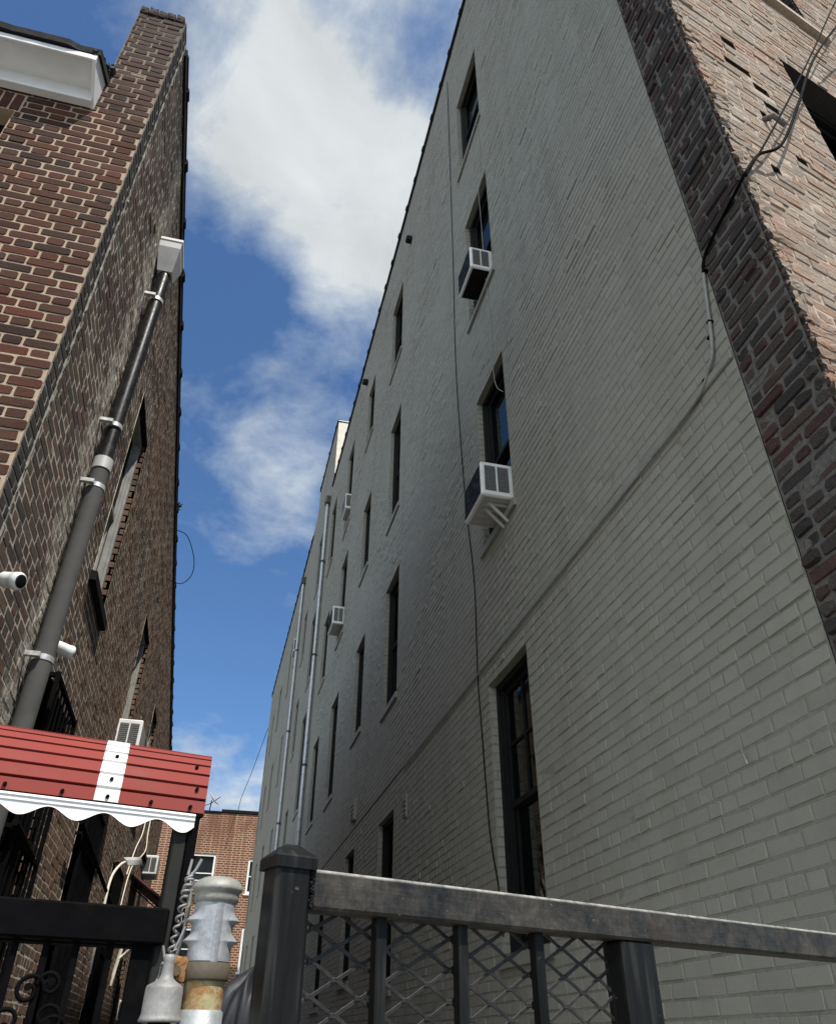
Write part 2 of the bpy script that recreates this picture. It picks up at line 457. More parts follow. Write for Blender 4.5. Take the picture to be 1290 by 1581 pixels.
def build(name, mb, mats, parent=None, loc=None):
    v = np.concatenate(mb.v) if mb.v else np.zeros((0, 3))
    if parent is not None:
        o = ORG[parent.name]
    else:
        o = np.array(loc if loc is not None else [(v[:, 0].min() + v[:, 0].max()) / 2, (v[:, 1].min() + v[:, 1].max()) / 2, v[:, 2].min()], float)
    me = bpy.data.meshes.new(name)
    me.from_pydata((v - o).tolist(), [], mb.f)
    mats = mats if isinstance(mats, (list, tuple)) else [mats]
    for mt in mats:
        me.materials.append(mt)
    me.polygons.foreach_set('material_index', mb.m)
    me.polygons.foreach_set('use_smooth', mb.sm)
    at = me.attributes.new('tint', 'FLOAT', 'FACE')
    at.data.foreach_set('value', np.array(mb.t, np.float32))
    me.update()
    ob = bpy.data.objects.new(name, me)
    COL.objects.link(ob)
    if parent is not None:
        ob.parent = parent
    else:
        ob.location = o
    ORG[ob.name] = o
    return ob


def thing(name, label, cat, loc, group=None):
    ob = bpy.data.objects.new(name, None)
    ob.empty_display_size = 0.1
    COL.objects.link(ob)
    ob.location = loc
    ORG[ob.name] = np.array(loc, float)
    return tag(ob, label, cat, group)


def tag(ob, label, cat, group=None):
    ob['label'] = label
    ob['category'] = cat
    if group:
        ob['group'] = group
    return ob


def struct(name, mb, mats):
    ob = build(name, mb, mats, loc=(0, 0, 0))
    ob['kind'] = 'structure'
    return ob


_CB = None


def cbox(mb, O, A, B, Cc, bev=0.003, mi=0, tint=0.5):
    """box from corner O along vectors A, B, Cc with chamfered edges"""
    O, A, B, Cc = (np.asarray(x, float) for x in (O, A, B, Cc))
    la, lb, lc = (np.linalg.norm(x) for x in (A, B, Cc))
    if np.dot(np.cross(A, B), Cc) < 0:
        O = O + A
        A = -A
    ba, bb, bc = (min(bev / l, 0.45) for l in (la, lb, lc))
    vs = []
    idx = {}
    for i in (0, 1):
        for j in (0, 1):
            for k in (0, 1):
                c = (i, j, k)
                for ax in range(3):
                    p = [float(i), float(j), float(k)]
                    for q, bq in enumerate((ba, bb, bc)):
                        if q != ax:
                            p[q] = bq if c[q] == 0 else 1 - bq
                    idx[(i, j, k, ax)] = len(vs)
                    vs.append(O + A * p[0] + B * p[1] + Cc * p[2])
    fs = []
    for ax in range(3):
        u, w_ = (ax + 1) % 3, (ax + 2) % 3
        for s_ in (0, 1):
            loop = []
            for (p, q) in ((0, 0), (1, 0), (1, 1), (0, 1)):
                c = [0, 0, 0]
                c[ax] = s_
                c[u] = p
                c[w_] = q
                loop.append(idx[(c[0], c[1], c[2], ax)])
            fs.append(loop if s_ else loop[::-1])
    for ax in range(3):
        u, w_ = (ax + 1) % 3, (ax + 2) % 3
        for p in (0, 1):
            for q in (0, 1):
                c0 = [0, 0, 0]
                c1 = [0, 0, 0]
                c1[ax] = 1
                for c in (c0, c1):
                    c[u] = p
                    c[w_] = q
                a0, a1 = idx[(*c0, u)], idx[(*c1, u)]
                b0, b1 = idx[(*c0, w_)], idx[(*c1, w_)]
                f = [a0, a1, b1, b0]
                fs.append(f if (p == q) == True else f[::-1])
    for i in (0, 1):
        for j in (0, 1):
            for k in (0, 1):
                f = [idx[(i, j, k, a)] for a in range(3)]
                fs.append(f if (i + j + k) % 2 else f[::-1])
    mb.add(vs, fs, mi, tint)


def abox(mb, x0, x1, y0, y1, z0, z1, bev=0.003, mi=0, tint=0.5):
    cbox(mb, (x0, y0, z0), (x1 - x0, 0, 0), (0, y1 - y0, 0), (0, 0, z1 - z0), bev, mi, tint)


def tube(mb, pts, r, n=8, mi=0, cap=True, tint=0.5, smooth=True):
    pts = [np.asarray(p, float) for p in pts]
    rs = [r] * len(pts) if np.isscalar(r) else r
    vs = []
    fs = []
    ref = None
    for i, p in enumerate(pts):
        t = (pts[min(i + 1, len(pts) - 1)] - pts[max(i - 1, 0)])
        t /= max(np.linalg.norm(t), 1e-9)
        if ref is None:
            ref = np.cross(t, (0, 0, 1.0)) if abs(t[2]) < 0.9 else np.cross(t, (1.0, 0, 0))
        ref = ref - t * ref.dot(t)
        ref /= max(np.linalg.norm(ref), 1e-9)
        bi = np.cross(t, ref)
        for k in range(n):
            a = 2 * math.pi * k / n
            vs.append(p + rs[i] * (ref * math.cos(a) + bi * math.sin(a)))
    for i in range(len(pts) - 1):
        for k in range(n):
            k2 = (k + 1) % n
            fs.append((i * n + k, i * n + k2, (i + 1) * n + k2, (i + 1) * n + k))
    mb.add(vs, fs, mi, tint, smooth)
    if cap:
        mb.add(vs[:n], [tuple(range(n))[::-1]], mi, tint)
        mb.add(vs[-n:], [tuple(range(n))], mi, tint)


def lathe(mb, prof, c, n=32, mi=0, fr=None, axis=None, smooth=True):
    """profile of (radius, height); fr(theta, h) may scale the radius; axis = (X, Y, Z) frame"""
    X, Y, Z = axis or (V(1, 0, 0), V(0, 1, 0), V(0, 0, 1))
    c = np.asarray(c, float)
    vs = []
    fs = []
    for r, h in prof:
        for k in range(n):
            a = 2 * math.pi * k / n
            q = r * (fr(a, h) if fr else 1.0)
            vs.append(c + X * q * math.cos(a) + Y * q * math.sin(a) + Z * h)
    for i in range(len(prof) - 1):
        for k in range(n):
            k2 = (k + 1) % n
            fs.append((i * n + k, i * n + k2, (i + 1) * n + k2, (i + 1) * n + k))
    mb.add(vs, fs, mi, 0.5, smooth)
    for i in (0, len(prof) - 1):
        if prof[i][0] > 1e-4:
            ring = list(range(n))
            mb.add(vs[i * n:(i + 1) * n], [ring if i else ring[::-1]], mi, 0.5)


def smooth_path(pts, k=8):
    P = [np.asarray(p, float) for p in pts]
    out = []
    for i in range(len(P) - 1):
        p0, p1, p2, p3 = P[max(i - 1, 0)], P[i], P[i + 1], P[min(i + 2, len(P) - 1)]
        for j in range(k):
            t = j / k
            out.append(0.5 * ((2 * p1) + (-p0 + p2) * t + (2 * p0 - 5 * p1 + 4 * p2 - p3) * t * t + (-p0 + 3 * p1 - 3 * p2 + p3) * t ** 3))
    out.append(P[-1])
    return out


CH = 0.0677      # one course
SL = 0.2032      # one stretcher with its joint


def sub_intervals(a, b, holes):
    iv = [(a, b)]
    for h0, h1 in holes:
        nv = []
        for p, q in iv:
            if h1 <= p or h0 >= q:
                nv.append((p, q))
            else:
                if h0 - p > 0.012:
                    nv.append((p, h0))
                if q - h1 > 0.012:
                    nv.append((h1, q))
        iv = nv
    return iv


def brick_panel(mb, P, U, N, z0, z1, span, holes=(), bond='common', proud=0.005, jit=0.0015, bev=0.003, joint=0.010,
                mi=0, mj=1, wob=0.0, phase=0.0, end_over=0.0, start_over=0.0, ch=CH, hfreq=6, patchy=False, rnd=0.0):
    """coursed bricks standing proud of a joint sheet. span(z)->(u0,u1); holes: (u0,u1,z0,z1)"""
    P, U, N = (np.asarray(x, float) for x in (P, U, N))
    r0 = int(round(z0 / ch))
    r1 = int(round(z1 / ch))
    A = []
    S, H = SL, SL / 2 + 0.004
    for r in range(r0, r1):
        zb = r * ch
        u0, u1 = span(zb + ch / 2)
        if u1 - u0 < 0.02:
            continue
        hs = [(h[0], h[1]) for h in holes if h[2] < zb + ch * 0.6 and h[3] > zb + ch * 0.4]
        if bond == 'flemish':
            per = SL + 0.103
            off = (per / 2 if r % 2 else 0.0) + phase
            k0 = math.floor((u0 - off) / per) - 1
            edges = []
            x = off + k0 * per
            while x < u1 + per:
                edges += [(x, x + SL), (x + SL, x + per)]
                x += per
        else:
            header = (r % hfreq == 0)
            wd = H if header else S
            off = (0.25 if header else (0.5 if r % 2 else 0.0)) * wd + phase + (rng.uniform(-0.02, 0.02))
            k0 = math.floor((u0 - off) / wd) - 1
            edges = []
            x = off + k0 * wd
            while x < u1 + wd:
                w_ = wd * (1 + rng.uniform(-0.02, 0.02)) if not header else wd
                if not header and rng.random() < 0.05:
                    edges += [(x, x + w_ * 0.5), (x + w_ * 0.5, x + w_)]
                else:
                    edges.append((x, x + w_))
                x += w_
        for (a, b) in edges:
            a = max(a, u0 - start_over)
            b = min(b, u1 + end_over)
            if b - a < 0.02:
                continue
            for (p, q) in (sub_intervals(a, b, hs) if hs else ((a, b),)):
                if q - p > 0.024:
                    A.append((p + joint / 2, q - joint / 2, zb + joint / 2, zb + ch - joint / 2))
    A = np.array(A)
    n = len(A)
    if n:
        a, b, zb, zt = A.T
        jr = lambda s: rng.normal(0, s, n)
        dp = proud + jr(jit)
        if wob:
            dp = dp + np.maximum(0, rng.normal(0, wob, n))
        if patchy:        # paint has filled the joints unevenly
            uc, zc2 = (a + b) / 2, (zb + zt) / 2
            f_ = 0.5 + 0.25 * np.sin(uc * 1.9 + 1.7 * np.sin(zc2 * 1.1)) + 0.25 * np.sin(zc2 * 2.3 + 2.0 * np.sin(uc * 0.8 + 1.0))
            dp = dp * (0.35 + 0.95 * f_) * np.where(rng.random(n) < 0.06, 1.7, 1.0)
        dp = np.maximum(dp, 0.0008)
        K = 8 if rnd else 4
        if rnd:          # worn arrises: each brick face is an uneven octagon
            c_ = np.minimum(rnd, (b - a) * 0.3)[:, None] * rng.uniform(0.4, 1.6, (n, 8))
            us = [a + c_[:, 0], b - c_[:, 1], b, b, b - c_[:, 4], a + c_[:, 5], a, a]
            zs = [zb, zb, zb + c_[:, 2] * 0.7, zt - c_[:, 3] * 0.7, zt, zt, zt - c_[:, 6] * 0.7, zb + c_[:, 7] * 0.7]
            cu = [1, -1, -1, -1, -1, 1, 1, 1]
            cz = [1, 1, 1, -1, -1, -1, -1, 1]
        else:
            us = [a, b, b, a]
            zs = [zb, zb, zt, zt]
            cu = [1, -1, -1, 1]
            cz = [1, 1, -1, -1]
        verts = np.zeros((n, 2 * K, 3))
        base = P[None, :]
        for k in range(K):
            uu = us[k] + jr(jit * 0.7)
            zz = zs[k] + jr(jit * 0.7)
            verts[:, k] = base + U * uu[:, None] + V(0, 0, 1) * zz[:, None] - N * 0.002
            verts[:, k + K] = base + U * (uu + cu[k] * bev)[:, None] + V(0, 0, 1) * (zz + cz[k] * bev)[:, None] + N * (dp + jr(jit * 0.4))[:, None]
        flip = np.dot(np.cross(U, V(0, 0, 1)), N) < 0
        pat = [tuple(range(K, 2 * K))] + [(k, (k + 1) % K, K + (k + 1) % K, K + k) for k in range(K)]
        if flip:
            pat = [p[::-1] for p in pat]
        tints = rng.random(n)
        off_ = np.arange(n) * 2 * K + mb.n
        for p in pat:
            mb.f.extend((off_[:, None] + np.array(p)[None]).tolist())
        F_ = len(pat)
        mb.v.append(verts.reshape(-1, 3))
        mb.m.extend([mi] * (F_ * n))
        mb.sm.extend([False] * (F_ * n))
        mb.t.extend(np.tile(tints, F_).tolist())
        mb.n += 2 * K * n
    # joint sheet
    cuts = sorted(set([r0 * ch, r1 * ch] + [c for h in holes for c in (h[2], h[3]) if r0 * ch < c < r1 * ch] + [r * ch for r in range(r0, r1, 6)]))
    for c0, c1 in zip(cuts[:-1], cuts[1:]):
        mid = (c0 + c1) / 2
        ua, ub = span(c0 + 1e-4)
        va, vb = span(c1 - 1e-4)
        hs = [(h[0], h[1]) for h in holes if h[2] < mid < h[3]]
        lo, hi = min(ua, va), max(ub, vb)
        for (p, q) in sub_intervals(lo, hi, hs):
            pa, pb = (ua if p == lo else p), (ub if q == hi else q)
            qa, qb = (va if p == lo else p), (vb if q == hi else q)
            pt = lambda u, z: P + U * u + V(0, 0, 1) * z
            f = [pt(pa, c0), pt(pb, c0), pt(qb, c1), pt(qa, c1)]
            if np.dot(np.cross(U, V(0, 0, 1)), N) < 0:
                f = f[::-1]
            mb.quad(*f, mi=mj, tint=0.4)


def snap(z):
    return round(z / CH) * CH


def reveal(mb, P, U, N, hole, depth, mi, sides='lrtb', tint=0.3):
    """inner faces of an opening"""
    u0, u1, z0, z1 = hole
    P, U, N = (np.asarray(x, float) for x in (P, U, N))
    pt = lambda u, z, dd: P + U * u + V(0, 0, 1) * z - N * dd
    d0 = -0.004
    if 'l' in sides:
        mb.quad(pt(u0, z0, d0), pt(u0, z1, d0), pt(u0, z1, depth), pt(u0, z0, depth), mi, tint)
    if 'r' in sides:
        mb.quad(pt(u1, z0, d0), pt(u1, z0, depth), pt(u1, z1, depth), pt(u1, z1, d0), mi, tint)
    if 't' in sides:
        mb.quad(pt(u0, z1, d0), pt(u1, z1, d0), pt(u1, z1, depth), pt(u0, z1, depth), mi, tint)
    if 'b' in sides:
        mb.quad(pt(u0, z0, d0), pt(u0, z0, depth), pt(u1, z0, depth), pt(u1, z0, d0), mi, tint)


def window(parent, P, U, N, hole, recess=0.10, frame=None, sill=None, brick_reflection=False, simple=False, sill_mat=None, lining=None, fw=0.055, muntin=False, label=None):
    """sash window in an opening; frame casing is the part, sashes, panes and sill are sub-parts"""
    frame = frame or M_darkframe
    u0, u1, z0, z1 = hole
    P, U, N = (np.asarray(x, float) for x in (P, U, N))
    Z = V(0, 0, 1)
    pt = lambda u, z, dd: P + U * u + Z * z - N * dd

    def bar(mb, ua, ub, za, zb, da, db, bev=0.004):
        cbox(mb, pt(ua, za, da), U * (ub - ua), Z * (zb - za), -N * (db - da), bev)
    m = MB()
    bar(m, u0, u0 + fw, z0, z1, recess, recess + 0.07)
    bar(m, u1 - fw, u1, z0, z1, recess, recess + 0.07)
    bar(m, u0 + fw, u1 - fw, z1 - fw, z1, recess + 0.002, recess + 0.07)
    bar(m, u0 + fw, u1 - fw, z0, z0 + fw, recess + 0.002, recess + 0.07)
    if not simple:
        bar(m, u0 + fw, u0 + fw + 0.02, z0 + fw, z1 - fw, recess + 0.02, recess + 0.07)
        bar(m, u1 - fw - 0.02, u1 - fw, z0 + fw, z1 - fw, recess + 0.02, recess + 0.07)
    fr = build('window', m, frame, parent)
    if label:
        fr['label'] = label
    a, b, c, e = u0 + fw, u1 - fw, z0 + fw, z1 - fw
    zm = (c + e) / 2
    if not simple:
        for nm, (s0, s1, dd) in (('upper', (zm - 0.02, e, recess + 0.045)), ('lower', (c, zm + 0.02, recess + 0.075))):
            m = MB()
            sw = 0.045
            bar(m, a, a + sw, s0, s1, dd, dd + 0.035)
            bar(m, b - sw, b, s0, s1, dd, dd + 0.035)
            bar(m, a + sw, b - sw, s1 - sw, s1, dd + 0.001, dd + 0.035)
            bar(m, a + sw, b - sw, s0, s0 + sw, dd + 0.001, dd + 0.035)
            if muntin and nm == 'upper':
                um = (a + b) / 2
                bar(m, um - 0.01, um + 0.01, s0 + sw, s1 - sw, dd + 0.004, dd + 0.03, 0.002)
                bar(m, a + sw, b - sw, (s0 + s1) / 2 - 0.01, (s0 + s1) / 2 + 0.01, dd + 0.006, dd + 0.03, 0.002)
            build('sash', m, frame, fr)
            m = MB()
            m.quad(pt(a + sw, s0 + sw, dd + 0.02), pt(b - sw, s0 + sw, dd + 0.02), pt(b - sw, s1 - sw, dd + 0.02), pt(a + sw, s1 - sw, dd + 0.02))
            build('pane', m, M_glass, fr)
    else:
        m = MB()
        dd = recess + 0.045
        m.quad(pt(a, c, dd), pt(b, c, dd), pt(b, e, dd), pt(a, e, dd))
        m.add([], [])
        bar(m, a, b, zm - 0.025, zm + 0.025, dd - 0.01, dd - 0.002, 0.002)
        m.m[-26:] = [1] * 26
        build('pane', m, [M_glass, frame], fr)
    m = MB()
    dd = recess + 0.30
    m.quad(pt(u0, z0, dd), pt(u1, z0, dd), pt(u1, z1, dd), pt(u0, z1, dd))
    for (q0, q1, k0, k1) in (((u0, z0), (u1, z0), 0, 0), ((u0, z1), (u1, z1), 0, 0), ((u0, z0), (u0, z1), 0, 0), ((u1, z0), (u1, z1), 0, 0)):
        m.quad(pt(*q0, recess + 0.072), pt(*q1, recess + 0.072), pt(*q1, dd), pt(*q0, dd))
    build('room_lining', m, lining or M_dark, fr)
    if brick_reflection:  # pinkish folded sheet painting in the reflection of brick opposite
        m = MB()
        nx = 40
        vs = []
        for k in range(nx + 1):
            u = a + (b - a) * (0.35 + 0.65 * k / nx)
            dq = recess + 0.16 + 0.012 * math.sin(k * 1.3)
            vs += [pt(u, zm - 0.3, dq), pt(u, e, dq)]
        m.add(vs, [(2 * k, 2 * k + 2, 2 * k + 3, 2 * k + 1) for k in range(nx)], smooth=True)
        build('brick_reflection', m, M_reflection, fr)
    if sill:
        m = MB()
        proj, ovr = sill
        O = pt(u0 - ovr, z0 - 0.075, -proj)
        L = U * (u1 - u0 + 2 * ovr)
        vs = [pt(u0 - ovr, z0 - 0.085, 0.0), pt(u0 - ovr, z0 - 0.085, -proj), pt(u0 - ovr, z0 - 0.015, -proj), pt(u0 - ovr, z0 + 0.004, recess)]
        vs += [x + L for x in vs]
        f = [(0, 1, 2, 3), (4, 7, 6, 5), (0, 4, 5, 1), (1, 5, 6, 2), (2, 6, 7, 3)]
        m.add(vs, f)
        build('sill', m, sill_mat or M_paint_trim, fr)
    return fr


# ------------------------------------------------------------------ ground
m = MB()
m.quad((-400, -400, -0.004), (400, -400, -0.004), (400, 600, -0.004), (-400, 600, -0.004))
struct('ground', m, M_concrete)
m = MB()
m.quad((-60, -14, 0.0), (60, -14, 0.0), (60, -5, 0.0), (-60, -5, 0.0))
struct('road', m, M_asphalt)

# ------------------------------------------------------------------ grey painted apartment building, right
XR = 2.0
YC = 1.63
ROOF = snap(15.42)
UY = V(0, 1, 0)
NX = V(-1, 0, 0)
PR = V(XR, 0, 0)
bld = thing('apartment_building', 'tall grey painted brick apartment building with raw brick corner, filling the right side', 'building', (XR, YC, 0))

colsA = [(4.74, 5.58, 2.10, 3.98), (4.74, 5.52, 5.28, 7.05), (4.79, 5.60, 8.30, 10.14), (4.84, 5.72, 11.50, 13.35)]
colsB = [(9.05, 9.93, 2.10, 3.88), (9.05, 9.93, 5.30, 7.20), (9.17, 9.95, 8.33, 10.38), (9.25, 10.12, 11.75, 13.58)]
colsC = [(11.62, 12.40, 2.30, 3.92), (11.60, 12.42, 5.66, 7.28), (11.66, 12.44, 8.72, 10.36), (11.86, 12.60, 12.10, 13.68)]
colsD = [(14.32, 15.25, 2.10, 3.85), (14.30, 15.25, 5.33, 7.28), (14.32, 15.20, 8.64, 10.65), (14.45, 15.32, 11.60, 13.92)]
colsE = [(16.98, 17.95, 2.10, 3.85), (16.98, 17.95, 5.46, 7.33), (16.88, 17.80, 8.67, 10.43), (17.20, 18.15, 12.12, 14.12)]
near = [tuple([h[0], h[1], snap(h[2]), snap(h[3])]) for h in colsA + colsB + colsC + colsD + colsE]

YS = 18.55
m = MB()
brick_panel(m, PR, UY, NX, 0, ROOF, lambda z: (2.035, YS), near, proud=0.0034, jit=0.0015, bev=0.0038, joint=0.008, start_over=0, patchy=True, rnd=0.004)
for h in near:
    reveal(m, PR, UY, NX, h, 0.10, 1, 'ltb')
    # brick ends on the far jamb
    brick_panel(m, V(XR, h[1], 0), V(1, 0, 0), V(0, -1, 0), h[2], h[3], lambda z: (-0.003, 0.12), (), proud=0.003, jit=0.001, joint=0.010, phase=-0.003)
build('painted_wall', m, [M_paint, M_paint_joint], bld)

# raw sooty brick strip that turns the corner
m = MB()
brick_panel(m, PR, UY, NX, 0, ROOF, lambda z: (YC + 0.02, 2.03), (), proud=0.005, jit=0.004, bev=0.005, joint=0.015, wob=0.005, rnd=0.010)
build('unpainted_wall_strip', m, [M_soot_shade, M_soot_mortar], bld)

# sunlit street front, skewed to the alley
AZ = math.radians(76.5)
HF = V(math.sin(AZ), math.cos(AZ), 0)
NF = V(math.cos(AZ), -math.sin(AZ), 0)
PF = V(XR, YC, 0)
fwin = [(1.10, 2.00, snap(5.46), snap(7.31)), (1.28, 2.07, snap(8.72), snap(10.5)), (1.1, 2.0, snap(2.1), snap(4.0)), (1.28, 2.07, snap(11.9), snap(13.7))]
gaps = [(0.41, 0.53, 6.84, 6.91), (0.34, 0.55, 6.50, 6.57), (0.54, 0.66, 6.36, 6.43), (0.56, 0.68, 6.16, 6.23), (0.46, 0.53, 5.96, 6.03),
        (0.62, 0.70, 5.62, 5.69), (0.30, 0.36, 5.28, 5.35), (0.72, 0.84, 7.98, 8.05)]
gaps = [(a, b, snap(c), snap(c) + CH) for a, b, c, _ in gaps]
m = MB()
brick_panel(m, PF, HF, NF, 0, ROOF, lambda z: (0.06, 6.5), fwin + gaps, proud=0.0018, jit=0.0022, bev=0.003, joint=0.010, wob=0.0028, rnd=0.006)
for h in fwin:
    reveal(m, PF, HF, NF, h, 0.14, 2, 'lrtb', 0.2)  # opening faces coloured dark to paint in the recess shade
    brick_panel(m, PF + HF * h[1], -NF, -HF, h[2], h[3], lambda z: (0.0, 0.13), (), proud=0.004, jit=0.002, joint=0.012, mi=2, mj=2)
for h in gaps:
    reveal(m, PF, HF, NF, h, 0.11, 2, 'lrtb', 0.2)  # missing-brick pockets painted dark for the shade inside them
    pt = lambda u, z: PF + HF * u + V(0, 0, 1) * z - NF * 0.11
    m.quad(pt(h[0], h[2]), pt(h[1], h[2]), pt(h[1], h[3]), pt(h[0], h[3]), 2)
build('front_wall', m, [M_sunbrick, M_sun_mortar, M_soot_shade], bld)

# broken corner bricks: every course a rough block of its own length
m = MB()


def rough_block(mb, O, A, B, Cc, amp, mi, tint, na=4, nb=4, nc=3, side=None):
    O, A, B, Cc = (np.asarray(x, float) for x in (O, A, B, Cc))
    grid = {}
    vs = []
    fs = []

    def vid(i, j, k):
        if (i, j, k) not in grid:
            p = O + A * (i / na) + B * (j / nb) + Cc * (k / nc)
            ed = (i in (0, na)) + (j in (0, nb)) + (k in (0, nc))
            cen = O + A / 2 + B / 2 + Cc / 2
            p = p + (cen - p) * (0.0 if ed < 2 else rng.uniform(0.02, 0.14)) + rng.normal(0, amp, 3)
            grid[(i, j, k)] = len(vs)
            vs.append(p)
        return grid[(i, j, k)]
    for i in range(na):
        for j in range(nb):
            fs.append([vid(i, j, 0), vid(i, j + 1, 0), vid(i + 1, j + 1, 0), vid(i + 1, j, 0)])
            fs.append([vid(i, j, nc), vid(i + 1, j, nc), vid(i + 1, j + 1, nc), vid(i, j + 1, nc)])
    for i in range(na):
        for k in range(nc):
            fs.append([vid(i, 0, k), vid(i + 1, 0, k), vid(i + 1, 0, k + 1), vid(i, 0, k + 1)])
            fs.append([vid(i, nb, k), vid(i, nb, k + 1), vid(i + 1, nb, k + 1), vid(i + 1, nb, k)])
    for j in range(nb):
        for k in range(nc):
            fs.append([vid(0, j, k), vid(0, j, k + 1), vid(0, j + 1, k + 1), vid(0, j + 1, k)])
            fs.append([vid(na, j, k), vid(na, j + 1, k), vid(na, j + 1, k + 1), vid(na, j, k + 1)])
    if np.dot(np.cross(A, B), Cc) < 0:
        fs = [f[::-1] for f in fs]
    mb.add(vs, fs, mi, tint)
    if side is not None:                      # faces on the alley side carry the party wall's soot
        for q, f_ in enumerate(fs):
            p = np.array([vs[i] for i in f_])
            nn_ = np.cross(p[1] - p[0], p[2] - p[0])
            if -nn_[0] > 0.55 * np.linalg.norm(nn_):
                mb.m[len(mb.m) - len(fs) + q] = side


for r in range(int(2.4 / CH), int(ROOF / CH)):
    z = r * CH
    la = rng.uniform(0.07, 0.22)
    lb = 0.06
    st = abs(rng.normal(0.0, 0.008))
    sx = rng.normal(-0.004, 0.007) + (rng.uniform(-0.04, -0.01) if rng.random() < 0.14 else 0)
    O = PF + HF * (-sx) + NF * (st - 0.002)
    g = 0.004
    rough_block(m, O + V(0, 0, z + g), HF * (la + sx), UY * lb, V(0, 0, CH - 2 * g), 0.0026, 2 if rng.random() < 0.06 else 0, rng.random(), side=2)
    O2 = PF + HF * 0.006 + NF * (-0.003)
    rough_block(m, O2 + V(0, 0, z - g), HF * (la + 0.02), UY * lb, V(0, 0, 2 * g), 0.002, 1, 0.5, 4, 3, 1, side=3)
build('broken_corner', m, [M_sunbrick, M_sun_mortar, M_soot_shade, M_soot_mortar], bld)
# carcass behind the shells and the flat roof
m = MB()
a0 = PF + HF * 6.5
ins = 0.45
m.add([(XR + 0.02, YC + 0.05, ROOF - 0.05), tuple(a0 + V(0, 0.05, ROOF - 0.05)), (a0[0], YS, ROOF - 0.05), (XR + 0.02, YS, ROOF - 0.05)], [(0, 1, 2, 3)])
m.add([tuple(a0), tuple(a0 + V(0, 0, ROOF - 0.05)), (a0[0], YS, ROOF - 0.05), (a0[0], YS, 0)], [(0, 1, 2, 3)])
build('roof_deck', m, M_shingle, bld)

# belt course line above the ground floor
m = MB()
zb = snap(4.20)
abox(m, XR - 0.016, XR + 0.01, 2.04, YS, zb, zb + 0.05, 0.006)
build('belt_course', m, M_paint_trim, bld)

for i, h in enumerate(near):
    window(bld, PR, UY, NX, h, 0.055, sill=(0.030, 0.05), brick_reflection=(i == 0), muntin=(i == 0))
for h in fwin:
    window(bld, PF, HF, NF, h, 0.14, sill=(0.05, 0.12), sill_mat=M_sun_mortar)


def coping(parent, path, rad, name='coping', collars=0.6, mat=None):
    """half-round clay tiles along a wall top with a collar at every joint"""
    mb = MB()
    path = [np.asarray(p, float) for p in path]
    seg = [np.linalg.norm(path[i + 1] - path[i]) for i in range(len(path) - 1)]
    tube(mb, path, rad, 10)
    for i, L in enumerate(seg):
        dvec = (path[i + 1] - path[i]) / L
        k = collars * 0.5
        while k < L:
            p = path[i] + dvec * k
            rr = rad * (1.14 + rng.uniform(0, 0.14))
            tube(mb, [p - dvec * 0.045, p + dvec * 0.045], rr, 10)
            if rng.random() < 0.25:
                q = p + V(rng.uniform(-0.02, 0.02), 0, rad * 0.8)
                tube(mb, [q, q + V(0, 0.06, 0.03)], 0.025, 6)
            k += collars * rng.uniform(0.9, 1.1)
    return build(name, mb, mat or M_tile_shade, parent)


coping(bld, [(XR + 0.03, YC + 0.1, ROOF + 0.02), (XR + 0.03, YS, ROOF + 0.02)], 0.075, collars=0.62)
coping(bld, [tuple(PF + HF * 0.1 - NF * 0.03 + V(0, 0, ROOF + 0.02)), tuple(PF + HF * 6.5 - NF * 0.03 + V(0, 0, ROOF + 0.02))], 0.075)

# ------------------------------------------------------------------ farther grey building with raised parapet
bld2 = thing('rear_apartment_building', 'farther grey painted building with raised cream sided parapet block behind the near wall', 'building', (XR, YS, 0))
YE = 39.5
TOP_H = 18.05
TOP_L = 16.72
Y1 = 22.6
colsF = [(20.25, 21.15, 3.30, 5.30), (20.30, 21.25, 6.52, 9.05), (20.20, 21.15, 10.05, 12.15), (20.3, 21.1, 13.0, 14.9)]
far = [tuple([h[0], h[1], snap(h[2]), snap(h[3])]) for h in colsF]
for y, wv, zs in ((23.1, 0.8, (4.0, 7.2, 10.5, 13.6)), (26.1, 0.9, (4.9, 7.9, 10.95, 14.9)), (28.4, 0.7, (4.9, 7.8, 11.1, 14.5)),
                  (32.2, 0.9, (4.9, 8.0, 11.2, 14.5)), (35.6, 0.8, (4.9, 7.9, 11.2, 14.4)), (38.3, 0.7, (5.0, 7.8, 11.1, 14.3))):
    for z in zs:
        far.append((y, y + wv, snap(z - 1.7), snap(z)))


def top2(z):
    if z < TOP_L:
        return (YS, YE)
    if z > TOP_H - 0.5:
        return (YS, Y1 - 0.1)
    k = (z - TOP_L) / (TOP_H - 0.5 - TOP_L)
    return (YS, Y1 + 0.9 * (1 - k) ** 2.5)


m = MB()
brick_panel(m, PR, UY, NX, 0, snap(TOP_H), top2, far, proud=0.0030, jit=0.0010, bev=0.0035, joint=0.008, patchy=True)
for h in far:
    reveal(m, PR, UY, NX, h, 0.10, 1, 'lrtb')
build('painted_wall', m, [M_paint, M_paint_joint], bld2)
m = MB()
abox(m, XR + 0.006, XR + 0.42, YS, YS + 0.02, 15.0, TOP_H - 0.03, 0.002)
build('parapet_end', m, M_creamwall, bld2)
m = MB()
m.add([(XR + 0.02, YS + 0.05, TOP_L - 0.1), (14, YS + 0.05, TOP_L - 0.1), (14, YE, TOP_L - 0.1), (XR + 0.02, YE, TOP_L - 0.1)], [(0, 1, 2, 3)])
m.add([(XR, YE, 0), (XR, YE, TOP_L), (14, YE, TOP_L), (14, YE, 0)], [(0, 1, 2, 3)])
m.add([(XR + 0.42, YS + 0.03, TOP_L - 0.1), (XR + 0.42, YS + 0.03, TOP_H), (XR + 0.42, Y1, TOP_H), (XR + 0.42, Y1, TOP_L - 0.1)], [(0, 1, 2, 3)])
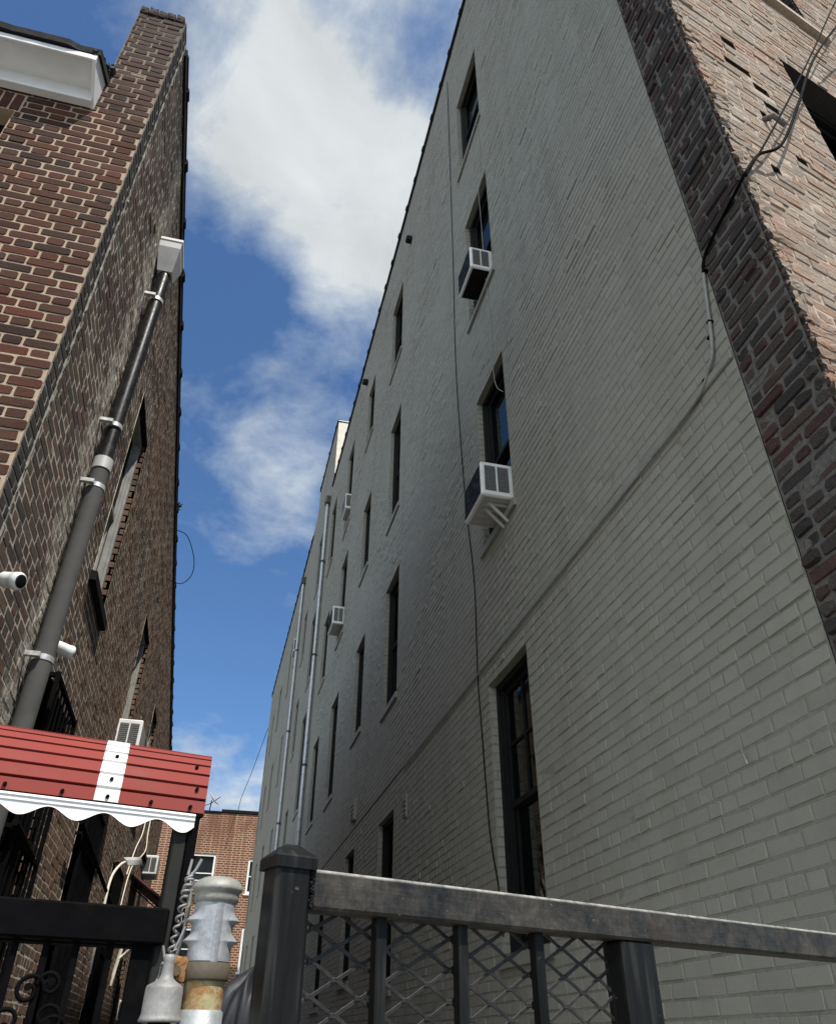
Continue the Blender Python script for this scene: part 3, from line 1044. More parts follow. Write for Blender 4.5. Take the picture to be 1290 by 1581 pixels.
build('roof_deck', m, M_creamwall, bld2)
coping(bld2, [(XR + 0.03, YS, TOP_H + 0.02), (XR + 0.03, Y1 - 0.1, TOP_H + 0.02)], 0.07, collars=0.7)
coping(bld2, [(XR + 0.03, Y1 + 0.9, TOP_L + 0.02), (XR + 0.03, YE, TOP_L + 0.02)], 0.075, collars=0.7)
m = MB()
abox(m, XR - 0.012, XR + 0.46, YS - 0.03, Y1 - 0.1, TOP_H, TOP_H + 0.03, 0.005)
build('parapet_cap', m, M_whitetrim, bld2)
for h in far:
    window(bld2, PR, UY, NX, h, 0.05, sill=(0.03, 0.05), simple=True)


# ------------------------------------------------------------------ things on the grey wall
def downspout(y, z0, z1, label, rad=0.05):
    t = thing('downspout', label, 'drainpipe', (XR - 0.07, y, z0), 'zinc downspouts on the grey wall')
    mb = MB()
    tube(mb, [(XR - 0.075, y, z0), (XR - 0.075, y, z1)], rad, 14)
    build('pipe', mb, M_zinc, t)
    mb = MB()
    abox(mb, XR - 0.16, XR + 0.002, y - 0.11, y + 0.11, z1 - 0.02, z1 + 0.24, 0.01)
    build('hopper', mb, M_greypipe, t)
    z = z0 + 1.2
    while z < z1 - 0.3:
        mb = MB()
        tube(mb, [(XR - 0.075, y, z - 0.03), (XR - 0.075, y, z + 0.03)], rad + 0.008, 14)
        abox(mb, XR - 0.07, XR + 0.004, y - 0.012, y + 0.012, z - 0.02, z + 0.02, 0.002)
        build('strap', mb, M_greypipe, t)
        z += 2.9
    return t


downspout(18.95, 0.2, 15.05, 'nearer bright zinc downspout running down the grey wall where the two grey buildings meet', 0.055)
downspout(25.2, 0.2, 15.7, 'farther zinc downspout on the low roofed rear grey building', 0.055)


def ac_unit(wallP, U, N, u0, wd, z0, ht, dep, label, side_panels=2, coil_dark=True, group='window air conditioners', bracket=False, low=False, base_mat=None):
    P, U, N = (np.asarray(x, float) for x in (wallP, U, N))
    Z = V(0, 0, 1)
    base = P + U * (u0 + wd / 2) + Z * z0
    t = thing('air_conditioner', label, 'air conditioner', tuple(base), group)
    pt = lambda u, n, z: P + U * u + N * n + Z * z
    mb = MB()
    cbox(mb, pt(u0, -0.08, z0), U * wd, N * (dep + 0.08), Z * ht, 0.012)
    build('casing', mb, M_white, t)
    mb = MB()
    cbox(mb, pt(u0 + 0.02, 0.0, z0 - 0.006), U * (wd - 0.04), N * (dep - 0.03), Z * 0.008, 0.002)
    for j in range(5):
        cbox(mb, pt(u0 + 0.05 + (wd - 0.14) * j / 4, 0.01, z0 - 0.010), U * 0.03, N * (dep - 0.06), Z * 0.006, 0.002)
    build('base_pan', mb, base_mat or M_hopper, t)
    # louvre panels on both cheeks
    for sgn, uu in ((-1, u0), (1, u0 + wd)):
        mb = MB()
        k = 0.06 * dep
        pw = (dep * 0.86) / side_panels
        for q in range(side_panels):
            n0 = dep * 0.05 + q * pw + k * 0.5
            n1 = dep * 0.05 + (q + 1) * pw - k * 0.5
            O = pt(uu + sgn * 0.001, n0, z0 + ht * 0.14)
            cbox(mb, O, N * (n1 - n0), U * sgn * 0.003, Z * ht * 0.74, 0.001)
            nl = 3 if low else 12
            for j in range(nl):
                zz = z0 + ht * (0.16 + 0.70 * j / nl)
                cbox(mb, pt(uu + sgn * 0.004, n0 + 0.003, zz), N * (n1 - n0 - 0.006), U * sgn * 0.003, Z * ht * 0.02, 0.0005)
        build('side_louvre', mb, M_acgrille, t)
    mb = MB()
    cbox(mb, pt(u0 + wd * 0.05, dep + 0.001, z0 + ht * 0.07), U * wd * 0.9, N * 0.003, Z * ht * 0.86, 0.001, 0)
    nl = 5 if low else 22
    for j in range(nl):
        uu = u0 + wd * (0.07 + 0.86 * j / nl)
        cbox(mb, pt(uu, dep + 0.004, z0 + ht * 0.09), U * wd * 0.008, N * 0.004, Z * ht * 0.82, 0.0005, 0)
    build('coil_grille', mb, M_coil if coil_dark else M_acgrille, t)
    if bracket:
        for uu in (u0 + wd * 0.22, u0 + wd * 0.42):
            mb = MB()
            a = pt(uu, dep * 0.62, z0 - 0.005)
            b = pt(uu + 0.02, 0.0, z0 - 0.15)
            tube(mb, [a, b], 0.017, 4, smooth=False)
            tube(mb, [pt(uu, 0.0, z0 - 0.012), pt(uu, dep * 0.7, z0 - 0.012)], 0.014, 4, smooth=False)
            build('bracket', mb, M_hopper, t)
    return t


ac_unit(PR, UY, NX, 4.78, 0.47, 5.32, 0.35, 0.265, 'large air conditioner on metal brackets in the second floor window', 2, bracket=True)
ac_unit(PR, UY, NX, 4.86, 0.44, 8.38, 0.34, 0.225, 'air conditioner with dark underside high in the third floor window below the topmost near window', 2, base_mat=M_tile_shade)
ac_unit(PR, UY, NX, 14.36, 0.60, 8.80, 0.41, 0.235, 'boxy white air conditioner at mid height just right of the nearer zinc downspout', 2, low=True)
ac_unit(PR, UY, NX, 14.42, 0.55, 11.80, 0.42, 0.13, 'tilted pale air conditioner in the topmost far window under the cream parapet', 1, coil_dark=False, low=True)
ac_unit(PR, UY, NX, 26.15, 0.60, 13.42, 0.50, 0.13, 'small far air conditioner beside the farther zinc downspout', 1, coil_dark=False, low=True)

# louvred and square vents on the wall
def vent(y, z, wd, ht, mat, label, proj=0.05, slats=4):
    t = thing('wall_vent', label, 'vent', (XR, y, z))
    mb = MB()
    abox(mb, XR - proj, XR + 0.01, y - wd / 2, y + wd / 2, z, z + ht, 0.004)
    build('hood', mb, mat, t)
    mb = MB()
    for i in range(slats):
        zz = z + ht * (0.1 + 0.8 * i / slats)
        abox(mb, XR - proj - 0.012, XR - proj + 0.002, y - wd * 0.45, y + wd * 0.45, zz, zz + ht * 0.07, 0.001)
    build('slat', mb, mat, t)


vent(8.6, 13.93, 0.11, 0.11, M_lens, 'small black square vent high on the grey wall close to the roof edge', 0.10)
vent(12.9, 14.33, 0.11, 0.11, M_lens, 'small black vent beside the topmost narrow window under the grey roof edge', 0.12)
vent(11.7, 4.30, 0.24, 0.30, M_paint_trim, 'louvred grey vent just above the belt line above the fence post', 0.05)
vent(8.45, 3.62, 0.14, 0.24, M_paint_trim, 'thin grey vent below the belt line right of a black ground floor window', 0.02)

# cables
m = MB()
tube(m, smooth_path([(XR - 0.014, 6.1, 14.9), (XR - 0.014, 6.1, 13.6), (XR - 0.014, 6.11, 10.19), (XR - 0.014, 6.14, 8.3), (XR - 0.016, 6.03, 6.77), (XR - 0.014, 5.93, 5.89),
                     (XR - 0.014, 5.80, 5.06), (XR - 0.022, 5.79, 4.19), (XR - 0.014, 5.77, 3.68), (XR - 0.014, 5.69, 2.92), (XR - 0.016, 5.55, 2.5), (XR - 0.01, 5.52, 2.2)]), 0.0048, 6)
tag(build('cable', m, M_cable), 'thin black cable running down the whole grey wall left of the near windows', 'cable')
m = MB()
tube(m, smooth_path([(XR - 0.013, 4.91, 11.45), (XR - 0.013, 4.90, 10.6), (XR - 0.05, 4.93, 10.0), (XR - 0.05, 4.92, 9.45), (XR - 0.02, 4.97, 8.2), (XR - 0.013, 4.95, 7.6), (XR - 0.013, 4.97, 7.09), (XR - 0.03, 4.88, 6.7), (XR - 0.02, 4.75, 6.5)]), 0.0035, 6)
tag(build('cable', m, M_palecable), 'thin pale cable hanging from the topmost near window to the windows below it', 'cable')
m = MB()
base = [(XR - 0.018, 2.035, 4.82), (XR - 0.018, 2.06, 4.70), (XR - 0.018, 2.13, 4.36), (XR - 0.018, 2.2, 4.27), (XR - 0.02, 2.36, 4.19),
        (XR - 0.02, 3.0, 4.18), (XR - 0.02, 4.3, 4.18), (XR - 0.02, 5.9, 4.18), (XR - 0.02, 8.5, 4.17)]
tube(m, smooth_path(base), 0.009, 8)
for p in ((XR - 0.012, 2.03, 4.80), (XR - 0.012, 2.10, 4.50), (XR - 0.012, 2.13, 4.42), (XR - 0.012, 2.24, 4.24)):
    abox(m, p[0] - 0.016, p[0] + 0.012, p[1] - 0.012, p[1] + 0.012, p[2] - 0.006, p[2] + 0.006, 0.002, 1)
tag(build('cable', m, [M_palecable, M_cable]), 'grey painted cable curving off the dark brick strip and along the belt line', 'cable')
m = MB()
pa = np.array([XR - 0.025, 1.66, 5.02])
far_a = PF + HF * 3.3 + NF * 0.55 + V(0, 0, 10.6)
fw_ = lambda u, z, n: tuple(PF + HF * u + V(0, 0, z) + NF * n)
tube(m, smooth_path([(XR - 0.018, 2.04, 4.80), (XR - 0.018, 1.99, 4.88), (XR - 0.02, 1.82, 4.93), fw_(-0.03, 4.96, 0.0), fw_(0.0, 5.03, 0.03), fw_(0.12, 5.22, 0.05), fw_(0.30, 5.40, 0.09), fw_(0.58, 5.95, 0.14), fw_(1.05, 6.9, 0.2), fw_(1.9, 8.3, 0.28), fw_(3.0, 10.0, 0.4), fw_(4.2, 11.8, 0.5)]), 0.0085, 8)
tag(build('cable', m, M_cable), 'thick black service cable crossing the sunlit brick front', 'cable')
m = MB()
tube(m, smooth_path([fw_(-0.02, 4.97, 0.02), fw_(0.4, 5.75, 0.12), fw_(1.1, 7.05, 0.2), fw_(2.0, 8.75, 0.3), fw_(3.4, 11.2, 0.4)]), 0.006, 6)
tag(build('cable', m, M_cable), 'thin straight black wire beside the thick cable over the sunlit brick front', 'cable')

# rusty stubs left in the sunlit front
m = MB()
tube(m, [fw_(0.45, 5.93, -0.02), fw_(0.47, 5.90, 0.05), fw_(0.53, 5.84, 0.06)], 0.018, 8)
tag(build('iron_stub', m, M_soot_mortar), 'bent iron stub sticking out of the sunlit brick front', 'stub')
m = MB()
tube(m, [(XR - 0.002, 2.62, 2.53), (XR - 0.03, 2.60, 2.56), (XR - 0.035, 2.58, 2.50)], 0.004, 6)
tag(build('wall_hook', m, M_steelband), 'small bent metal hook on the lower grey wall at far right', 'hook')

# ------------------------------------------------------------------ left brick house
XL = -1.15
YF = 3.15
NL = V(1, 0, 0)
PL = V(XL, 0, 0)
YLE = 19.3
house = thing('brick_house', 'dark red brick house with a white cornice on the left of the alley', 'house', (XL, YF, 0))


def ltop(y):
    return 8.33 - 0.108 * (y - YF)


def lspan(z):
    # side parapet falls towards the back
    yb = YF + (8.33 - z) / 0.108
    return (3.335, min(YLE, yb))


lwin = [(5.36, 6.12, 4.47, 6.30), (8.75, 9.62, 4.35, 5.85), (4.95, 5.88, 1.55, 3.52), (7.55, 8.75, 1.45, 3.42), (10.9, 11.9, 1.5, 3.45), (12.0, 12.9, 4.4, 5.9), (15.2, 16.2, 1.5, 3.4), (15.3, 16.1, 4.4, 5.7)]
lwin = [(a, b, snap(c), snap(e)) for a, b, c, e in lwin]
m = MB()
brick_panel(m, PL, UY, NL, 0, 8.33, lspan, lwin, proud=0.0014, jit=0.0012, bev=0.002, joint=0.0135, wob=0.0014, rnd=0.009)
for h in lwin:
    reveal(m, PL, UY, NL, h, 0.10, 1, 'lrb')
    reveal(m, PL, UY, NL, h, 0.10, 2, 't')  # window heads blackened to paint in the shade under the lintel
    brick_panel(m, V(XL, h[1], 0), V(-1, 0, 0), V(0, -1, 0), h[2], h[3], lambda z: (-0.003, 0.11), (), proud=0.003, jit=0.001, joint=0.012)
build('side_wall', m, [M_sidebrick, M_mortar_side, M_tile_shade], house)

# toothed return of the facing brick and the thick mortar seam behind it
m = MB()
brick_panel(m, PL, UY, NL, 0, 8.30, lambda z: (YF + 0.004, 3.325), (), bond='flemish', proud=0.004, jit=0.001, bev=0.004, joint=0.013, mi=0, mj=1, phase=0.05)
build('corner_return', m, [M_sidedark, M_mortar_side], house)
m = MB()
pts = []
for i in range(240):
    z = 0.1 + i * 8.1 / 239
    pts.append((XL - 0.006, 3.332 + rng.normal(0, 0.008), z))
tube(m, pts, [0.006 + rng.uniform(0, 0.011) for _ in pts], 6, tint=0.1)
build('mortar_seam', m, M_seam, house)

# street front, Flemish bond
PFL = V(0, YF, 0)
UX = V(1, 0, 0)
NY = V(0, -1, 0)
ZS = snap(6.90)
lfw = [(-3.0, -1.93, snap(5.1), snap(6.57))]
m = MB()
brick_panel(m, PFL, UX, NY, 0, ZS, lambda z: (-4.2, XL), lfw + [(-3.1, -1.906, lfw[0][3], lfw[0][3] + 3 * CH)], bond='flemish', proud=0.005, jit=0.0016, bev=0.003, joint=0.0110, rnd=0.008, end_over=0.004, phase=0.06)
brick_panel(m, PFL, UX, NY, ZS, snap(8.26), lambda z: (-1.50, XL), (), bond='flemish', proud=0.005, jit=0.0020, bev=0.003, joint=0.012, rnd=0.008, end_over=0.004, phase=0.06)
# soldier course over the front window
x = -1.906
while x > -3.1:
    zl = lfw[0][3]
    rough_block(m, (x - 0.062, YF + 0.01, zl + 0.006), (0.055, 0, 0), (0, -0.018, 0), (0, 0, 3 * CH - 0.012), 0.0008, 0, 0.25 + rng.random() * 0.1, 2, 1, 3)
    x -= 0.068
m.quad((-3.1, YF, lfw[0][3]), (-1.906, YF, lfw[0][3]), (-1.906, YF, lfw[0][3] + 3 * CH), (-3.1, YF, lfw[0][3] + 3 * CH), 1)
reveal(m, PFL, UX, NY, lfw[0], 0.12, 1, 'lrtb')
# rowlock cap on the wing wall
zt = snap(8.26)
x = -1.50
k = 0
while x < XL - 0.03:
    wv = 0.068
    rough_block(m, (x + 0.003, YF - 0.022 - 0.004 * (k % 2), zt + 0.004), (wv - 0.006, 0, 0), (0, 0.20, 0), (0, 0, 0.10 + rng.normal(0, 0.006)), 0.0015, 0, 0.8, 3, 4, 3)
    x += wv
    k += 1
m.add([(-1.5, YF, ZS), (-1.5, YF, zt), (-1.5, YLE, zt - 1.7), (-1.5, YLE, ZS - 1.7)], [(0, 1, 2, 3)], 1)
build('front_wall', m, [M_redbrick, M_mortar_front], house)
window(house, PFL, UX, NY, lfw[0], 0.12, sill=(0.05, 0.05))

# cornice, soffit and roof edge
m = MB()
zsf = 6.965
abox(m, -4.2, -1.515, 3.10, YF - 0.008, 6.80, zsf, 0.004)                 # frieze board
abox(m, -4.2, -1.505, 3.085, YF - 0.008, 6.785, 6.812, 0.003)
build('frieze', m, M_whitetrim, house)
m = MB()
m.add([(-4.2, 2.905, zsf - 0.004), (-1.515, 2.905, zsf - 0.004), (-1.515, 3.10, zsf - 0.02), (-4.2, 3.10, zsf - 0.02),
       (-4.2, 2.905, zsf + 0.03), (-1.515, 2.905, zsf + 0.03), (-1.515, 3.10, zsf + 0.03), (-4.2, 3.10, zsf + 0.03)],
      [(3, 2, 1, 0), (4, 5, 6, 7), (0, 1, 5, 4), (1, 2, 6, 5)])
build('soffit', m, M_whitetrim, house)
m = MB()
abox(m, -4.2, -1.512, 2.89, 2.91, zsf - 0.022, zsf + 0.035, 0.004)
build('fascia', m, M_whitetrim, house)
m = MB()
# end board closing the cornice: a raked side panel
vs = [(-1.515, 2.89, zsf - 0.022), (-1.515, YF - 0.006, 6.785), (-1.515, YF - 0.006, 7.24), (-1.515, 2.89, zsf + 0.04)]
vs += [(x_ + 0.022, y_, z_) for x_, y_, z_ in vs]
m.add(vs, [(3, 2, 1, 0), (4, 5, 6, 7), (0, 1, 5, 4), (1, 2, 6, 5), (2, 3, 7, 6), (3, 0, 4, 7)])
build('cornice_end', m, M_whitetrim, house)
m = MB()
# shingle roof with a slightly wavy thick eave
nx = 40
vs = []
for i in range(nx + 1):
    x = -4.2 + (2.725) * i / nx
    e = rng.normal(0, 0.002)
    yb = 2.865 + e
    zz = zsf + 0.038 + rng.normal(0, 0.0015)
    if i > nx - 3:
        yb += 0.02
    vs += [(x, yb, zz), (x, yb - 0.01, zz + 0.05), (x, 4.6, zz + 0.85), (x, 4.6, zz + 0.80)]
fs = []
for i in range(nx):
    for k in range(4):
        fs.append((4 * i + k, 4 * i + 4 + k, 4 * i + 4 + (k + 1) % 4, 4 * i + (k + 1) % 4))
m.add(vs, fs)
m.add(vs[-4:], [(0, 1, 2, 3)])
# flashing turned up against the wing wall
rough_block(m, (-1.53, 2.87, zsf + 0.04), (0.05, 0, 0), (0, 0.28, 0.24), (0, 0, 0.04), 0.004, 0, 0.5, 3, 6, 2)
build('roof', m, M_shingle, house)
m = MB()
rough_block(m, (-1.515, 3.09, 7.27), (0.05, 0, 0), (0, 0.06, 0), (0, 0, 0.05), 0.006, 0, 0.5, 3, 3, 3)
build('flashing', m, M_greypipe, house)
# flat roof and back
m = MB()
m.add([(XL - 0.3, YF + 0.3, 6.6), (-9, YF + 0.3, 6.6), (-9, YLE, 6.0), (XL - 0.3, YLE, 6.0)], [(0, 1, 2, 3)])
m.add([(XL, YLE, 0), (XL, YLE, 6.6), (-9, YLE, 6.6), (-9, YLE, 0)], [(0, 1, 2, 3)])
m.add([(-4.2, YF, 0), (-4.2, YF, 7), (-9, YF, 7), (-9, YF, 0)], [(0, 1, 2, 3)])
build('rear_wall', m, M_sidebrick, house)
# dark overhanging coping on the falling side wall
coping(house, [(XL - 0.035, 3.42, ltop(3.42) + 0.02), (XL - 0.035, YLE, ltop(YLE) + 0.02)], 0.06, collars=0.62)
m = MB()
ya, yb = 3.36, YLE
vs = [(XL - 0.3, ya, ltop(ya) - 0.10), (XL + 0.018, ya, ltop(ya) - 0.10), (XL + 0.018, ya, ltop(ya)), (XL - 0.3, ya, ltop(ya))]
vs += [(x_, yb, z_ - 0.108 * (yb - ya)) for x_, _, z_ in vs]
m.add(vs, [(0, 1, 2, 3), (7, 6, 5, 4), (0, 4, 5, 1), (1, 5, 6, 2), (2, 6, 7, 3)])
build('roof_edge', m, M_tile_shade, house)

for i, h in enumerate(lwin):
    window(house, PL, UY, NL, h, 0.045, frame=M_greyframe if i in (0, 1, 5) else M_blackmetal, sill=(0.05, 0.06), sill_mat=M_tile_shade)  # side sills coloured black for the shade on their undersides

# burglar frames on the lower windows
for h in lwin[2:5]:
    t = thing('window_grille', {0: 'nearest black iron window guard on the brown wall, left edge under the awning', 1: 'second black iron window guard on the brown wall behind the gate',
                                2: 'third black iron window guard on the brown wall, farthest along'}[lwin.index(h) - 2], 'window guard', (XL + 0.06, h[0], h[2]), 'black window guards on the brown wall')
    mb = MB()
    for a, b, c, e in ((h[0], h[1], h[2], h[2] + 0.03), (h[0], h[1], h[3] - 0.03, h[3]), (h[0], h[1], (h[2] + h[3]) / 2, (h[2] + h[3]) / 2 + 0.03)):
        abox(mb, XL + 0.05, XL + 0.075, a, b, c, e, 0.003)
    for ya_ in (h[0] - 0.005, h[1] - 0.02):
        abox(mb, XL + 0.048, XL + 0.077, ya_, ya_ + 0.025, h[2] - 0.005, h[3] + 0.005, 0.003)
    abox(mb, XL - 0.01, XL + 0.05, h[0], h[0] + 0.03, h[3] - 0.03, h[3], 0.003)
    abox(mb, XL - 0.01, XL + 0.05, h[1] - 0.03, h[1], h[3] - 0.03, h[3], 0.003)
    build('frame', mb, M_blackmetal, t)
    k = h[0]
    while k < h[1] - 0.01:
        mb = MB()
        tube(mb, [(XL + 0.062, k + 0.012, h[2]), (XL + 0.062, k + 0.012, h[3])], 0.009, 6)
        build('bar', mb, M_blackmetal, t)
        k += 0.125

# left downspout: black upper iron, grey lower pipe, steel straps, sheet hopper
t = thing('downspout', 'black and grey downspout with a square hopper strapped to the brown side wall', 'drainpipe', (XL + 0.09, 4.75, 0))
px_, py_ = XL + 0.085, 4.38
m = MB()
tube(m, [(px_, py_, 4.75), (px_, py_ + 0.02, 5.3), (px_, py_ + 0.13, 6.90)], 0.051, 18)
build('upper_pipe', m, M_ironpipe, t)
m = MB()
tube(m, [(px_, py_, 0.0), (px_, py_, 4.75)], 0.056, 18)
build('lower_pipe', m, M_greypipe, t)
m = MB()
tube(m, [(px_, py_, 4.70), (px_, py_, 4.79)], 0.063, 18)
build('coupling', m, M_hopper, t)
for zz in (6.50, 5.08, 4.56, 3.36):
    m = MB()
    rr = 0.055 if zz > 5 else 0.060
    py_ = 4.38 + max(0.0, (zz - 5.2) * 0.073)
    tube(m, [(px_, py_, zz - 0.016), (px_, py_, zz + 0.016)], rr, 18)
    abox(m, XL - 0.004, px_, py_ - rr - 0.03, py_ - rr, zz - 0.014, zz + 0.014, 0.002)
    build('strap', m, M_steelband, t)
m = MB()
py_ = 4.51
hx0, hx1, hy0, hy1 = XL - 0.005, XL + 0.175, py_ - 0.135, py_ + 0.135
zt0, zt1, zt2 = 6.86, 7.08, 7.19
vs = [(px_ - 0.06, py_ - 0.06, zt0), (px_ + 0.06, py_ - 0.06, zt0), (px_ + 0.06, py_ + 0.06, zt0), (px_ - 0.06, py_ + 0.06, zt0),
      (hx0, hy0, zt1), (hx1, hy0, zt1), (hx1, hy1, zt1), (hx0, hy1, zt1), (hx0, hy0, zt2), (hx1, hy0, zt2), (hx1, hy1, zt2), (hx0, hy1, zt2)]
fs = [(3, 2, 1, 0)]
for b0 in (0, 4):
    for k in range(4):
        k2 = (k + 1) % 4
        fs.append((b0 + k, b0 + k2, b0 + 4 + k2, b0 + 4 + k))
fs.append((8, 9, 10, 11))
m.add(vs, fs)
build('hopper', m, M_hopper, t)
m = MB()
abox(m, hx0, hx1 + 0.008, hy0 - 0.008, hy1 + 0.008, zt2 - 0.03, zt2 + 0.004, 0.004)
build('hopper_rim', m, M_whitetrim, t)


# security cameras
def cctv(c, direction, label, s=1.0):
    c = np.asarray(c, float)
    D = np.asarray(direction, float)
    D /= np.linalg.norm(D)
    X = np.cross(D, (0, 0, 1.0))
    X /= np.linalg.norm(X)
    Y = np.cross(D, X)
    t = thing('security_camera', label, 'camera', tuple(c), 'security cameras on the left house')
    fr = (X, Y, D)
    mb = MB()
    lathe(mb, [(0.0, -0.055), (0.028, -0.053), (0.035, -0.04), (0.037, 0.0), (0.038, 0.030), (0.041, 0.032), (0.041, 0.054), (0.037, 0.060), (0.032, 0.064)], c, 24, axis=fr)
    build('body', mb, M_white, t)
    mb = MB()
    lathe(mb, [(0.031, 0.0645), (0.026, 0.068), (0.015, 0.070), (0.0, 0.071)], c, 24, axis=fr)
    build('lens', mb, M_lens, t)
    mb = MB()
    tube(mb, [c - D * 0.05, c - D * 0.09, (XL - 0.002, c[1] - 0.0, c[2] + 0.01)], 0.02, 10)
    build('arm', mb, M_white, t)


cctv((XL + 0.10, 3.36, 3.31), (0.75, -0.42, -0.22), 'white security camera with black lens at the left edge above the awning')
cctv((XL + 0.10, 4.72, 3.58), (0.8, 0.45, -0.15), 'white camera sticking out behind the grey downspout')

ac_unit(PL, UY, NL, 8.55, 0.55, 4.10, 0.37, 0.25, 'white air conditioner poking above the awning in the upper window of the brown wall', 2, coil_dark=False)
ac_unit(PL, UY, NL, 15.9, 0.60, 4.13, 0.32, 0.25, 'white air conditioner far along the brown wall seen under the awning', 2, coil_dark=False)
ac_unit(PL, UY, NL, 16.5, 0.66, 1.92, 0.30, 0.22, 'white air conditioner low on the brown wall seen through the gate', 2, coil_dark=False)

# loose wires on the roof edge
m = MB()
tube(m, smooth_path([(XL + 0.01, 9.8, 7.70), (XL + 0.16, 9.9, 7.68), (XL + 0.30, 10.0, 7.40), (XL + 0.32, 10.0, 7.12), (XL + 0.20, 10.0, 6.95), (XL + 0.0, 10.0, 7.00)]), 0.006, 6)
tag(build('wire', m, M_cable), 'thin black wire looping out from the dark roof edge against the sky', 'wire')
m = MB()
for k in range(26):
    a = rng.uniform(0, 6.28)
    p = V(XL - 0.02, 9.25, ltop(9.25) + 0.06)
    q = p + V(rng.uniform(0.0, 0.10), rng.uniform(-0.06, 0.06), rng.uniform(-0.04, 0.07))
    tube(m, [p, (p + q) / 2 + rng.normal(0, 0.008, 3), q], [0.006, 0.012, 0.002], 5)
tag(build('weed', m, plain('dry_weed', (0.03, 0.04, 0.018), 0.8)), 'small tuft of weed growing on the dark roof edge', 'weed')

# pale cables, lamp arm and black conduits low on the side wall
m = MB()
tube(m, smooth_path([(XL + 0.02, 15.3, 5.0), (XL + 0.05, 14.9, 4.6), (XL + 0.10, 14.4, 4.25), (XL + 0.05, 13.7, 3.95), (XL + 0.03, 13.2, 3.75), (XL + 0.03, 12.8, 3.3), (XL + 0.03, 12.6, 2.4)]), 0.009, 6)
tag(build('cable', m, M_cream), 'cream cable drooping down the brown wall under the awning', 'cable')
m = MB()
tube(m, smooth_path([(XL + 0.03, 14.1, 4.8), (XL + 0.05, 13.8, 4.4), (XL + 0.04, 13.2, 4.05), (XL + 0.03, 12.7, 3.6)]), 0.009, 6)
tag(build('cable', m, M_cream), 'thinner cream cable left of the drooping one on the brown wall', 'cable')
t = thing('wall_lamp', 'pale floodlight on a bent conduit arm on the brown wall', 'lamp', (XL, 10.0, 2.4))
m = MB()
tube(m, smooth_path([(XL + 0.10, 9.98, 2.2), (XL + 0.10, 9.98, 2.83), (XL + 0.10, 10.1, 3.15), (XL + 0.14, 10.4, 3.34), (XL + 0.20, 10.6, 3.42)]), 0.015, 8)
build('arm', m, M_cream, t)
m = MB()
cbox(m, (XL + 0.17, 10.55, 3.38), (0.16, 0.22, 0.05), (0.05, -0.03, -0.03), (-0.03, -0.02, 0.07), 0.01)
build('lamp_head', m, M_hopper, t)
for (ya, za, yb, zb_, lab) in ((7.1, 3.10, 11.0, 2.97, 'long black conduit running along the brown wall below the awning'), (4.85, 2.60, 5.55, 2.545, 'short black conduit across the nearest guarded window')):
    m = MB()
    tube(m, [(XL + 0.085, ya, za), (XL + 0.085, yb, zb_)], 0.02, 8)
    for q in (0.1, 0.5, 0.9):
        abox(m, XL - 0.002, XL + 0.085, ya + (yb - ya) * q - 0.012, ya + (yb - ya) * q + 0.012, za + (zb_ - za) * q - 0.012, za + (zb_ - za) * q + 0.012, 0.002)
    tag(build('conduit', m, M_cable), lab, 'conduit')
# maroon sheet canopy over a side door
t = thing('door_canopy', 'small maroon sheet canopy over a door on the brown wall', 'canopy', (XL, 14.0, 3.3))
m = MB()
n_ = 9
for i in range(n_):
    y0 = 14.0 + i * 0.17
    vs = [(XL - 0.002, y0, 3.82), (XL - 0.002, y0 + 0.16, 3.82), (XL + 0.56, y0 + 0.16, 3.44), (XL + 0.56, y0, 3.44)]
    m.add(vs + [(a, b, c + 0.03) for a, b, c in vs], [(3, 2, 1, 0), (4, 5, 6, 7), (0, 1, 5, 4), (1, 2, 6, 5), (2, 3, 7, 6), (3, 0, 4, 7)])
build('canopy_sheet', m, M_maroon, t)
m = MB()
for y0 in (14.0, 15.5):
    tube(m, [(XL, y0, 3.05), (XL + 0.54, y0, 3.42)], 0.012, 6)
    tube(m, [(XL, y0, 3.79), (XL + 0.54, y0, 3.42)], 0.012, 6)
    tube(m, [(XL + 0.54, 14.0, 3.42), (XL + 0.54, 15.5, 3.42)], 0.012, 6)
build('strut', m, M_blackmetal, t)
m = MB()
tube(m, [(XL + 0.004, 13.95, 2.30), (XL + 0.024, 13.98, 2.49), (XL + 0.07, 14.0, 2.86)], 0.024, 4, smooth=False)
tube(m, [(XL + 0.05, 14.0, 2.64), (XL + 0.27, 14.0, 2.85)], 0.026, 4, smooth=False)
tube(m, [(XL + 0.0, 14.0, 2.86), (XL + 0.32, 14.0, 2.86)], 0.02, 4, smooth=False)
tag(build('wall_bracket', m, M_cream), 'cream forked wall bracket on the brown wall seen through the gate', 'bracket')

# ------------------------------------------------------------------ end building across the alley
YB = 46.0
endb = thing('rear_brick_building', 'orange brown brick building closing the far end of the alley', 'building', (0, YB, 0))
TE = 12.2
m = MB()
eh = [(-0.92, 0.36, 8.15, 10.05), (2.1, 3.3, 8.2, 9.9), (2.2, 3.4, 4.6, 6.6), (-0.92, 0.36, 4.6, 6.5), (-4.0, -2.8, 8.2, 10.0)]
cutz = sorted({0.0, TE} | {h[2] for h in eh} | {h[3] for h in eh})
for c0, c1 in zip(cutz[:-1], cutz[1:]):
    mid = (c0 + c1) / 2
    for p, q in sub_intervals(-14, 9, [(h[0], h[1]) for h in eh if h[2] < mid < h[3]]):
        m.quad((p, YB, c0), (q, YB, c0), (q, YB, c1), (p, YB, c1))
for h in eh:
    reveal(m, V(0, YB, 0), UX, NY, h, 0.1, 0)
m.quad((-14, YB, 0), (-14, YB, TE), (-14, YB + 12, TE), (-14, YB + 12, 0))
m.quad((-14, YB, TE), (9, YB, TE), (9, YB + 12, TE), (-14, YB + 12, TE))
build('wall', m, M_end, endb)
m = MB()
